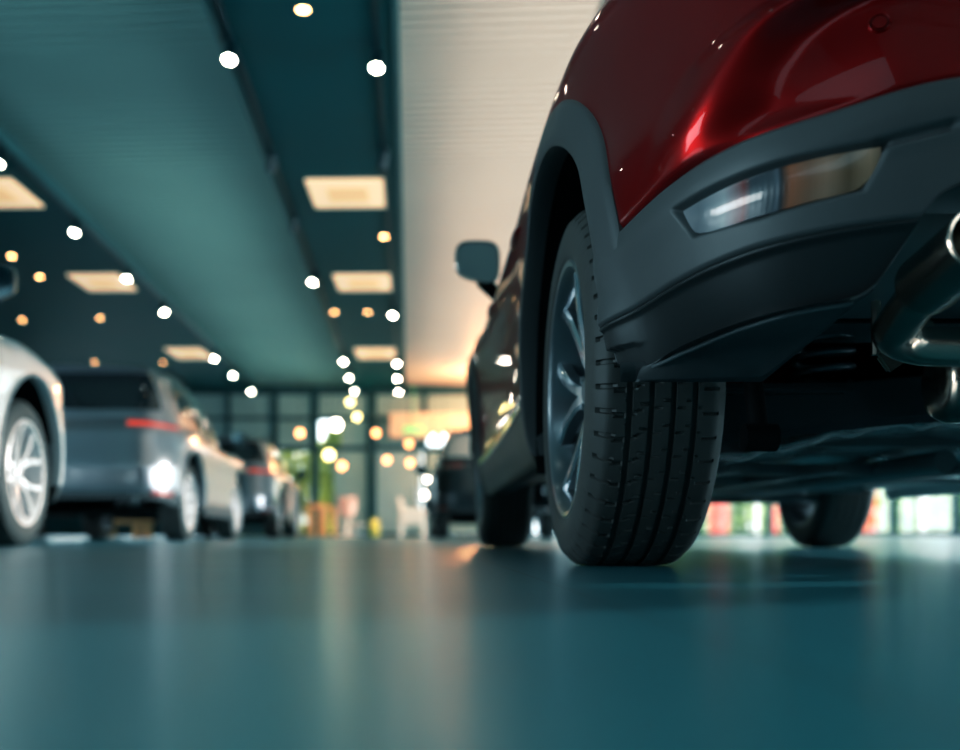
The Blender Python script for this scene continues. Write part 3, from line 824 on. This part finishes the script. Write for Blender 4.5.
    m = MB(); m.grid(rows, wrap=True); m.tube([T2 + Vector((0, .12, 0)), T2 + Vector((-.02, .28, -.05)), T2 + Vector((-.15, .38, -.07)), T2 + Vector((-.30, .40, -.075))], .028, 20); m.build('exhaust_tip', M['steel'], car, ang=40)
    # black shell above the pipes
    m = MB(); m.box((0, .42, .53), (1.15, .55, .02)); m.box((0, .13, .50), (1.0, .02, .07)); m.box((0, .70, .62), (1.1, .02, .35)); m.build('boot_floor', M['black'], car)
M['lipmat'] = mat('lip_grey', (.10, .105, .11), .3, noise=(5, .2))
M['shield'] = mat('heat_shield', (.42, .46, .47), .26, .75, noise=(6, .4), bump=(14, .5, .01))
M['pan_light'] = mat('sill_metal', (.85, .88, .88), .3, .4, noise=(5, .25))
hero_extras(hero)

# ------------------------------------------------------------------ the row of cars on the left and the one ahead
S = 1.05
M['painted_reflection'] = mat('glass_painted_reflection', (.85, .72, .60), .3, 0, 1, .1)  # pale colour stands in for the ceiling reflected in the rear window
carA = build_car('silver_suv', (-2.87, 1.81, 0), 'pale silver SUV whose front wing and wheel show at the left edge', M['white_silver'], scale=(S, S, 1.10))
carB = build_car('silver_suv', (-2.945, 8.98, 0), 'silver SUV with a lit red tail lamp, parked ahead of the pale silver one', M['grey'], scale=(S, S, S))
carC = build_car('silver_suv', (-2.945, 15.88, 0), 'silver SUV third in the left row, smallest of the row', M['grey'], scale=(S, S, S))
carE = build_car('dark_suv', (1.27, 14.6, 0), 'dark car, ceiling reflection painted into its rear window, ahead of the red SUV', M['graphite'], scale=(S, S, S), rear_glass=M['painted_reflection'])

# ------------------------------------------------------------------ the hall
def struct(name, mb, m, **k):
    o = mb.build(name, m, None, **k); o['kind'] = 'structure'; return o
YB, XL, XR, YF, ZC = 29.0, -10.0, 12.0, -10.0, 4.062
m = MB(); m.box((1, (YB + YF) / 2, -.05), (22, YB - YF, .1)); struct('floor', m, M['floor'], smooth=False)
# ribbed ceiling decks
def deck(x0, x1, z):
    m = MB(); rows = []; y = YF - 1.0; p = .155; sk = .068          # the ribs lie a little askew to the hall
    while y < YB + 1.2:
        for dy, dz in ((0, 0), (.088, 0), (.094, .075), (.149, .075)): rows.append([(x0, y + dy - sk * x0, z + dz), (x1, y + dy - sk * x1, z + dz)])
        y += p
    m.grid(rows, flip=True); return m
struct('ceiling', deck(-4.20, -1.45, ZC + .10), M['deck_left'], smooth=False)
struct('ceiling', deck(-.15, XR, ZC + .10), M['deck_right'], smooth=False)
def soffit(x0, x1):
    m = MB(); m.box(((x0 + x1) / 2, (YB + YF) / 2, ZC + .10), (x1 - x0, YB - YF, .20)); struct('ceiling', m, M['slab'], smooth=False)
    for x in (x0, x1):
        if x > XL + .1:
            e = MB(); sg = 1 if x == x0 else -1
            e.box((x + sg * .02, (YB + YF) / 2, ZC + .10 - .012), (.05, YB - YF - .01, .235)); struct('trim_%d' % soffit.n, e, M['slab_edge'], smooth=False); soffit.n += 1
soffit.n = 1
soffit(-1.53, -.075); soffit(XL, -4.12)
m = MB(); m.box((1, (YB + YF) / 2, ZC + .40), (22, YB - YF, .1)); struct('ceiling', m, M['slab'], smooth=False)

# cassette panels
def cassette(x, y, w, l, label):
    r = empty('ceiling_cassette', (x, y, ZC), -.03, label, 'ceiling panel', 'ceiling cassettes')
    a = MB(); a.box((0, 0, -.012), (w, l, .035), bev=.012); a.build('panel_frame', M['panel'], r)
    b = MB(); b.box((0, 0, -.032), (w * .52, l * .5, .008), bev=.003)
    for k in range(7): b.box((0, -l * .2 + l * .4 * k / 6, -.037), (w * .48, .012, .006))
    b.build('grille', M['panel_grille'], r)
YP = ((12.3, 1.0), (16.65, 1.05), (23.2, 1.25))
for k, (y, l) in enumerate(YP):
    cassette(-.70, y, .90, l, ['pale ceiling cassette in the middle soffit, nearest the camera', 'pale ceiling cassette in the middle soffit, second from the camera', 'pale ceiling cassette in the middle soffit, nearest the back windows'][k])
    cassette(-4.84, y, .80, l, ['pale ceiling cassette cut by the left edge above the silver cars', 'pale ceiling cassette in the left soffit, second from the camera', 'pale ceiling cassette in the left soffit, nearest the back windows'][k])

# track lighting
def track(x):
    a = MB(); a.box((x, 12, ZC - .02), (.04, 33.8, .035)); o = a.build('lighting_track', M['track'], None, smooth=False)
    return tag(o, {-.25: 'black lighting track along the right side of the middle soffit', -1.42: 'black lighting track along the left side of the middle soffit', -4.17: 'black lighting track along the edge of the left soffit'}[x], 'lighting track', 'lighting tracks')
for x in (-.25, -1.42, -4.17): track(x)
def spot_proto():
    r = empty('track_spotlight', (0, 0, 0)); h = MB()
    h.box((0, 0, -.035), (.035, .16, .04), bev=.006); h.tube([(0, 0, -.03), (0, 0, -.09)], .010, 10); h.build('adaptor', M['track'], r)
    Rm = Matrix.Rotation(radians(-28), 4, 'X')
    h = MB(); h.lathe([(0, .10), (.040, .10), (.048, .085), (.052, -.09), (.047, -.09), (.045, -.075), (.0, -.07)], 28, 'Z'); hd = h.build('lamp_head', M['track'], r, loc=(0, 0, -.125), rot=(radians(-24), 0, 0))
    d = MB(); d.lathe([(.0, -.080), (.046, -.080)], 28, 'Z'); d.build('lamp_face', M['spot'], hd)
    return r
sp0 = spot_proto(); first = True
def put_spot(x, y, rx, rz, label):
    global first
    o = sp0 if first else copy_tree(sp0); first = False
    o.location = (x, y, ZC - .02); o.rotation_euler = (0, 0, rz)
    tag(o, label, 'spotlight', 'track spotlights')
ORD = ['nearest', 'second nearest', 'third nearest', 'fourth nearest', 'fifth nearest', 'sixth nearest', 'seventh nearest', 'eighth nearest', 'ninth nearest']
for nm, x, ys in (('right track of the middle soffit', -.25, (8.55, 18.2, 23.4, 25.6, 28.0)), ('left track of the middle soffit', -1.42, (8.4, 15.8, 23.1, 25.5, 27.9)), ('left soffit track', -4.17, (10.75, 13.2, 15.6, 17.95, 22.7, 25.1, 27.9))):
    for k, y in enumerate(ys):
        put_spot(x, y, 0, random.uniform(-.5, .5), 'lit black spotlight on the %s, %s to the camera' % (nm, ORD[k]))
for nm, x, ys in (('left track of the middle soffit', -1.42, (6.1, 3.8, 1.5)), ('right track of the middle soffit', -.25, (6.2, 3.9)), ('left soffit track', -4.17, (8.4, 6.1, 3.8, 1.5))):
    for k, y in enumerate(ys): put_spot(x, y, 0, random.uniform(-.5, .5), '%s out-of-frame spotlight on the %s' % (('first', 'second', 'third', 'fourth')[k], nm + ', glinting in red paint'))
# unlit heads
def put_dim(x, y, label):
    o = copy_tree(sp0); o.location = (x, y, ZC - .02); o.rotation_euler = (0, 0, pi + .5); tag(o, label, 'spotlight', 'turned track spotlights')
for x, y, w in ((-1.42, 10.9, 'left track, behind the nearest lit one'), (-1.42, 13.1, 'left track, beside the nearest cassette'), (-.25, 10.8, 'right track, before the nearest cassette')):
    put_dim(x, y, 'turned-away black spotlight on the middle soffit ' + w)
# downlights
dl = empty('downlight', (0, 0, 0)); a = MB(); a.lathe([(.045, -.004), (.052, -.010), (.062, -.010), (.068, 0), (.068, .01)], 28); a.build('bezel', M['slab_edge'], dl)
a = MB(); a.lathe([(0, -.006), (.045, -.006)], 28); a.build('diffuser', M['down'], dl)
for k, (x, y) in enumerate(((-.8, 8.0), (-5.69, 19.4), (-5.70, 15.1), (-5.72, 16.3), (-7.2, 19.6), (-7.28, 24.4), (-5.7, 24.4), (-.32, 14.1), (-.72, 18.9), (-1.33, 18.9))):
    o = dl if k == 0 else copy_tree(dl); o.location = (x, y, ZC - .001)
    tag(o, ['small warm downlight at the top of the picture in the middle soffit', 'warm downlight in the left soffit between the second and third cassette', 'warm downlight at the left edge above the car mirror', 'dim warm downlight left of the second left cassette', 'warm downlight just above the bonnet of the pale silver SUV', 'far warm downlight over the roof of the silver SUV', 'warm downlight beside the farthest left cassette', 'warm downlight on the right side of the middle soffit past the first cassette', 'warm downlight just past the second middle cassette', 'warm downlight on the left side of the middle soffit'][k], 'downlight', 'warm downlights')

# back wall: framed glazing
def bx(x, px=None): return x
n_tr = 10
m = MB()
Xm = [-10, -8.0, -6.2, -4.95, -3.67, -2.57, -1.0, .47, 2.6, 4.4, 6.2, 8.0, 10.0, 12.0]
wid = {-1.0: .26, -2.57: .22, -3.67: .18}
for x in Xm: m.box((x, YB, 2.03), (wid.get(x, .12), .16, 4.06))
for z, h in ((4.08, .36), (3.25, .10), (2.42, .14), (.05, .10)): m.box((1, YB, z), (22, .14, h))
m.box((-6.7, YB, .35), (6.6, .10, .6))
struct('wall_back', m, M['frame'], smooth=False)
m = MB()
for x0, x1, z0, z1 in ((-9.9, -1.05, 3.28, 3.95), (-9.9, -2.62, 2.48, 3.22), (-1.85, -1.05, 2.48, 3.22), (.5, 6.1, 3.28, 3.95), (-.95, .42, 2.48, 3.95)): m.box(((x0 + x1) / 2, YB + .01, (z0 + z1) / 2), (x1 - x0, .03, z1 - z0))
struct('trim_5', m, M['infill'], smooth=False)
m = MB(); m.box((-1.55, YB + .01, 1.23), (1.0, .03, 2.25)); m.box((1.55, YB + .01, 1.23), (2.05, .03, 2.25)); struct('trim_6', m, M['infill'], smooth=False)
d = MB(); d.box((-.27, YB - .01, 1.22), (1.30, .05, 2.32), bev=.01); d = struct('door_1', d, M['infill_light'])
a = MB(); a.tube([(.25, YB - .09, .85), (.25, YB - .09, 1.45)], .02, 10); a.build('door_handle', M['chrome'], d)
m = MB(); m.box((1, YB + .05, 2.0), (22, .012, 3.9)); struct('window_1', m, M['glass'], smooth=False)
m = MB(); m.box((2.2, YB - .6, 2.98), (5.4, .5, .66), bev=.02); struct('trim_7', m, M['white_warm'])
# exit sign over the door
e = empty('exit_sign', (.15, YB - .9, 2.86), 0, 'small green exit sign hanging in front of the white bulkhead', 'sign')
a = MB(); a.box((0, 0, 0), (.55, .04, .20), bev=.008); a.tube([(0, 0, .1), (0, 0, 1.2)], .008, 8); a.build('sign_case', M['exit'], e)
# right glazing wall
m = MB(); y = YF
while y <= YB + .01: m.box((XR, y, 2.03), (.14, .12, 4.06)); y += 3.0
for z, h in ((4.10, .40), (.06, .12)): m.box((XR, (YB + YF) / 2, z), (.14, YB - YF, h))
struct('wall_right', m, M['frame'], smooth=False)
m = MB(); m.box((XR + .04, (YB + YF) / 2, 2.0), (.012, YB - YF, 3.9)); struct('window_2', m, M['glass'], smooth=False)
m = MB(); m.box((XL - .05, (YB + YF) / 2, 2.1), (.1, YB - YF, 4.3)); struct('wall_left', m, M['wall_dark'], smooth=False)
m = MB(); m.box((1, YF - .05, 2.1), (22, .1, 4.3)); struct('wall_front', m, M['wall_dark'], smooth=False)

# ------------------------------------------------------------------ furniture at the far end
def white_chair(x, y, rz, label):
    r = empty('armchair', (x, y, 0), rz, label, 'chair')
    a = MB(); a.box((0, 0, .40), (.60, .56, .24), bev=.04); a.build('seat', M['white'], r)
    a = MB(); a.box((-.25, 0, .66), (.09, .50, .34), bev=.03); a.box((-.30, 0, .86), (.10, .30, .12), bev=.03); a.build('backrest', M['white'], r)
    for s in (-1, 1):
        a = MB(); a.box((.03, s * .26, .56), (.60, .08, .16), bev=.03); a.build('armrest', M['white'], r)
        for q in (-1, 1):
            a = MB(); a.tube([(q * .24, s * .22, .58 if q > 0 else .4), (q * .27, s * .23, 0)], [.055, .045], 10); a.build('leg', M['white'], r)
white_chair(.10, 24.5, .0, 'white armchair standing in front of the grey door')
def stool(x, y, rz, label, h=.62):
    r = empty('wooden_stool', (x, y, 0), rz, label, 'stool', 'light wooden stools')
    a = MB(); a.box((0, 0, h), (.40, .36, .05), bev=.012); a.build('seat', M['oak'], r)
    for s in (-1, 1):
        for q in (-1, 1):
            a = MB(); a.tube([(s * .16, q * .14, h), (s * .18, q * .16, 0)], .022, 8); a.build('leg', M['oak'], r)
        a = MB(); a.tube([(s * .17, -.15, .22), (s * .17, .15, .22)], .014, 8); a.build('stretcher', M['oak'], r)
stool(-2.40, 24.6, .1, 'light wooden stool nearest the last car of the left row')
stool(-2.06, 24.0, -.1, 'light wooden stool, middle front one of the group', .66)
stool(-1.90, 24.8, .2, 'light wooden stool on the right of the group', .70)
stool(-2.25, 25.4, .3, 'light wooden stool behind the others of the group', .75)
# low bench seen beneath the silver car
r = empty('wooden_bench', (-4.75, 17.5, 0), 0, 'light wooden bench seen under the second silver SUV', 'bench')
a = MB(); a.box((0, 0, .27), (1.05, .35, .06), bev=.012); a.build('seat', M['oak'], r)
for x in (-.42, -.2, .25, .42):
    a = MB(); a.box((x, 0, .12), (.10, .28, .24), bev=.01); a.build('leg', M['oak'], r)
# pouf chair and round tables
r = empty('tub_chair', (-1.47, 25.5, 0), 0, 'small pink tub chair left of the dark mullion', 'chair')
a = MB(); a.lathe([(0, .58), (.14, .58), (.17, .64), (.16, .93), (.20, .96), (.23, .92), (.20, .68), (.16, .50), (0, .46)], 28); a.build('seat_shell', M['pink'], r)
a = MB(); a.lathe([(0, .48), (.05, .46), (.04, .05), (.22, .02), (.22, 0), (0, 0)], 20); a.build('pedestal', M['white'], r)
r = empty('side_table', (-1.28, 24.6, 0), 0, 'low round white table beside the pink tub chair', 'table')
a = MB(); a.lathe([(0, .30), (.30, .30), (.32, .28), (.30, .25), (0, .25)], 28); a.build('tabletop', M['white'], r)
a = MB(); a.lathe([(.05, .25), (.05, .04), (.2, .02), (.2, 0), (0, 0)], 20); a.build('pedestal', M['white'], r)
a = MB(); a.lathe([(0, 0), (.09, .0), (.13, .10), (.12, .30), (.08, .40), (0, .42)], 24)
tag(a.build('pouf', M['yellow'], None, loc=(-.78, 24.6, 0)), 'small yellow pouf on the floor beside the low white table', 'pouf')
# added glowing globes, mostly standing in for spotlight reflections in the back glass
gl = emis('warm_globe', (1, .42, .16), 9); gw = emis('white_globe', (1, .93, .80), 16)
gl2 = emis('lime_globe', (1, .85, .35), 9)
def globe(x, z, y, m_, label, r=.10):
    o = empty('added_globe', (x, y, z), 0, label, 'lamp', 'added light globes')
    a = MB(); a.lathe([(r * sin(pi * k / 12), -r * cos(pi * k / 12)) for k in range(13)], 20); a.build('globe', m_, o)
    a = MB(); a.tube([(0, 0, r), (0, 0, ZC - z)], .006, 6); a.lathe([(.0, r + .05), (.03, r + .04), (.035, r - .02)], 12); a.build('cord', M['track'], o)
def at(px, py, Y): return (px - 408) * Y / 1050, .062 + (534 - py) * Y / 1050
for px, py, m_, rr, lb in ((300, 433, gl, .09, 'orange globe added for a reflection over the green planting'), (336, 425, gw, .13, 'large white globe added as a bright spot left of the dark mullion'), (329, 455, gl2, .12, 'yellowish globe added as a light spot below the large white one'),
                          (342, 466, gl, .09, 'orange globe added for a reflection just above the pink chair'), (376, 433, gl, .08, 'orange globe added for a reflection right of the dark mullion'), (387, 460, gl, .08, 'orange globe added for a reflection over the grey door, lower left'),
                          (409, 444, gl, .08, 'orange globe added for a reflection over the grey door, upper right'), (410, 463, gl, .08, 'orange globe added for a reflection over the grey door, lower right'), (350, 402, gl2, .08, 'yellowish globe added for a reflection under the ceiling, upper'), (357, 417, gl2, .08, 'yellowish globe added for a reflection under the ceiling, lower'),
                          (433, 436, gw, .038, 'white globe added as a light spot right of the door, left of the pair'), (444, 436, gw, .038, 'white globe added as a light spot right of the door, right of the pair')):
    x, z = at(px, py, 27.5 - .25 * (py % 3)); globe(x, z, 27.5 - .25 * (py % 3), m_, lb, rr)
# added stand with four glowing globes for bright spots next to the dark car
x0, _ = at(431, 500, 22.0)
r = empty('added_globe_stand', (x0, 22.0, 0), 0, 'added stand with four small globes for light spots left of the dark car', 'lamp')
a = MB(); a.tube([(0, 0, .02), (0, 0, 1.3)], .015, 8); a.lathe([(0, .03), (.16, .02), (.16, 0), (0, 0)], 20)
gs = []
for px, py in ((428, 479), (436, 478), (425, 495), (432, 494)):
    x, z = at(px, py, 22.0); gs.append((x - x0, 0, z)); a.tube([(0, 0, z - .08), (x - x0, 0, z)], .008, 6)
a.build('stand', M['track'], r)
for c in gs:
    a = MB(); a.lathe([(.06 * sin(pi * k / 10), -.06 * cos(pi * k / 10)) for k in range(11)], 16, 'Z', c); a.build('globe', gw, r)

# ------------------------------------------------------------------ outdoors
m = MB(); m.box((10, 28, -.16), (160, 150, .1)); struct('floor', m, M['pave'], smooth=False).name = 'ground'
def foliage(name, x, y, w, d, z0, z1, m_, label, cat, n, trunk=True, size=.22, cone=False):
    r = empty(name, (x, y, -.11), 0, label, cat, 'planting outside the windows')
    a = MB()
    for i in range(n):
        while True:
            u, v, t = random.uniform(-1, 1), random.uniform(-1, 1), random.uniform(-1, 1)
            if cat == 'hedge' or u*u + v*v + t*t < 1: break
        c = Vector((u * w / 2, v * d / 2, (z0 + z1) / 2 + t * (z1 - z0) / 2)); s = random.uniform(.5, 1) * size
        q = [Vector((random.uniform(-1, 1), random.uniform(-1, 1), random.uniform(-1, 1))) * s for _ in range(2)]
        a.add([c - q[0], c + q[1] * .5, c + q[0], c - q[1] * .5], [(0, 1, 2, 3)])
    a.build('leaves', m_, r, smooth=False, norm=False)
    if trunk:
        a = MB(); a.tube([(0, 0, 0), (.05, 0, z0), (0, 0, (z0 + z1) / 2)], [.14, .11, .05], 10); a.build('trunk', M['bark'], r)
foliage('hedge', -3.7, 31.7, 3.2, .9, .0, 3.0, M['leaf2'], 'dense yellow-green hedge outside the left back windows', 'hedge', 3500, False)
foliage('columnar_tree', -2.0, 30.2, .9, .8, .3, 3.6, M['leaf2'], 'tall yellow-green shrub lit outside beside the dark mullion', 'shrub', 1600, True)
foliage('hedge', 15.0, 40, 17, 2, .0, 2.6, M['leaf'], 'long hedge outside behind the red SUV', 'hedge', 6000, False, .4)
for k, (x, y, h) in enumerate(((12, 46, 6), (17, 44, 5), (21, 47, 6.5), (26, 42, 6), (27, 34, 5.5))):
    foliage('tree', x, y, 5, 4, 1.2, h, M['leaf2'] if k % 2 else M['leaf'], ['tree outside, straight past the red SUV underbody', 'tree outside, second from the left on the right side', 'tall tree outside in the middle of the right row', 'tree outside near the right end of the row', 'tree outside farthest right'][k], 'tree', 2600, True, .4)
for k, (px, Y, w, h) in enumerate(((719, 34, .60, 1.6), (866, 36, .68, 1.7), (773, 37, .35, 1.0))):
    x = (px - 408) * Y / 1050
    r = empty('display_board', (x, Y, -.11), 0, ['red board outside, seen just right of the near tyre', 'red board outside, right of the far front wheel', 'narrow red board outside, left of the far front wheel'][k], 'board', 'red boards outside')
    a = MB(); a.box((0, 0, .15 + h / 2), (w, .08, h), bev=.02); a.build('panel', M['redsign'], r)
    for s in (-1, 1):
        a = MB(); a.tube([(s * w * .4, 0, 0), (s * w * .4, 0, .3)], .03, 8); a.build('leg', M['pole'], r)
for k, (px, Y, rr) in enumerate(((894, 33, .05), (921, 34, .09), (757, 35, .07))):
    x = (px - 408) * Y / 1050; a = MB(); a.lathe([(0, 0), (rr * 2, 0), (rr * 2, .06), (rr, .10), (rr, 5), (0, 5)], 16)
    tag(a.build('post', M['pole'], None, loc=(x, Y, -.11)), ['thin white post outside, left one under the car sill', 'thick white post outside, right one under the car sill', 'white post outside between the two red boards'][k], 'post', 'white posts outside')

# ------------------------------------------------------------------ light
W = bpy.data.worlds.new('sky'); SC.world = W; W.use_nodes = True; nt = W.node_tree; bg = nt.nodes['Background']
bg.inputs[0].default_value = (.86, .94, 1.0, 1); bg.inputs[1].default_value = 5.0
def area(name, loc, rot, sx, sy, e, col):
    l = bpy.data.lights.new(name, 'AREA'); l.shape = 'RECTANGLE'; l.size = sx; l.size_y = sy; l.energy = e; l.color = col
    o = bpy.data.objects.new(name, l); COL.objects.link(o); o.location = loc; o.rotation_euler = rot; return o
area('left_fill', (XL + .3, 1.0, 2.0), (0, radians(-90), 0), 2.6, 7, 820, (.85, .95, 1.0))  # added fill from the left wall side, lifts the bumper corner
area('right_fill', (XR - .4, 4.5, 1.3), (0, radians(90), 0), 2.2, 8, 650, (.88, .95, 1.0))  # added fill inside the right glazing, brightens the underbody
area('rear_fill', (-2.5, -3.5, 3.9), (0, 0, 0), 5, 3, 55, (.80, .95, 1.0))  # added unseen lamp behind the camera, fills floor and car tail
area('rear_fill', (4.0, -4.5, 3.9), (0, 0, 0), 3, 3, 18, (1.0, .85, .75))  # second added unseen fill behind the camera, warmer and weaker
area('ceiling_fill', (-2.85, 19, 3.3), (pi, 0, 0), 1.6, 16, 48, (1.0, .97, .90))  # added upward fill, unseen from below, brightens the left deck
area('ceiling_fill', (2.2, 14, 3.2), (pi, 0, 0), 3.6, 26, 300, (1.0, .86, .74))  # added upward fill, unseen from below, warms the right deck
sun = bpy.data.lights.new('sun', 'SUN'); sun.energy = 7; sun.angle = radians(1.5); sun.color = (1, .97, .93)
so = bpy.data.objects.new('sun', sun); COL.objects.link(so); so.rotation_euler = Vector((-1, -.25, -.23)).to_track_quat('-Z', 'Y').to_euler()
for k, (x, y, z, e, c) in enumerate(((1.9, 26.3, 3.3, 420, (1, .46, .2)), )):
    l = bpy.data.lights.new('warm_glow', 'POINT'); l.energy = e; l.color = c; l.shadow_soft_size = .25  # added hidden point light for the orange haze at the far end
    o = bpy.data.objects.new('warm_glow', l); COL.objects.link(o); o.location = (x, y, z)

for x, y, e, tx, ty in ((-1.42, 22.9, 900, -2.0, 24.6), (-.25, 23.0, 1100, .1, 24.5), (-4.17, 16.0, 300, -4.75, 17.5), (-1.42, 23.9, 260, -1.3, 25.2)):
    l = bpy.data.lights.new('track_beam', 'SPOT'); l.energy = e; l.color = (1, .82, .66); l.spot_size = radians(34); l.spot_blend = .6; l.shadow_soft_size = .04
    o = bpy.data.objects.new('track_beam', l); COL.objects.link(o); o.location = (x, y, ZC - .3); o.rotation_euler = (Vector((tx, ty, .3)) - o.location).to_track_quat('-Z', 'Y').to_euler()
# ------------------------------------------------------------------ camera
cam = bpy.data.cameras.new('camera'); co = bpy.data.objects.new('camera', cam); COL.objects.link(co)
co.location = (0, 0, .062); co.rotation_euler = (pi / 2, 0, 0)
cam.sensor_width = 36; cam.lens = 1050 / 960 * 36; cam.shift_x = 72 / 960; cam.shift_y = 159 / 960
cam.clip_start = .02; cam.clip_end = 300
cam.dof.use_dof = True; cam.dof.focus_distance = 1.62; cam.dof.aperture_fstop = 2.2
SC.camera = co
SC.view_settings.view_transform = 'Standard'; SC.view_settings.exposure = 0.0
vs = SC.view_settings; vs.use_curve_mapping = True; cmap = vs.curve_mapping
for ch, pts in ((0, ((.18, .108), (.55, .56))), (1, ((.18, .15), (.55, .56))), (2, ((.18, .165), (.55, .55)))):
    for p in pts: cmap.curves[ch].points.new(*p)
cmap.update()
SC.cycles.max_bounces = 6; SC.cycles.diffuse_bounces = 3; SC.cycles.glossy_bounces = 4; SC.cycles.transparent_max_bounces = 12
SC.cycles.sample_clamp_indirect = 6; SC.cycles.sample_clamp_direct = 0
SC.cycles.use_denoising = True
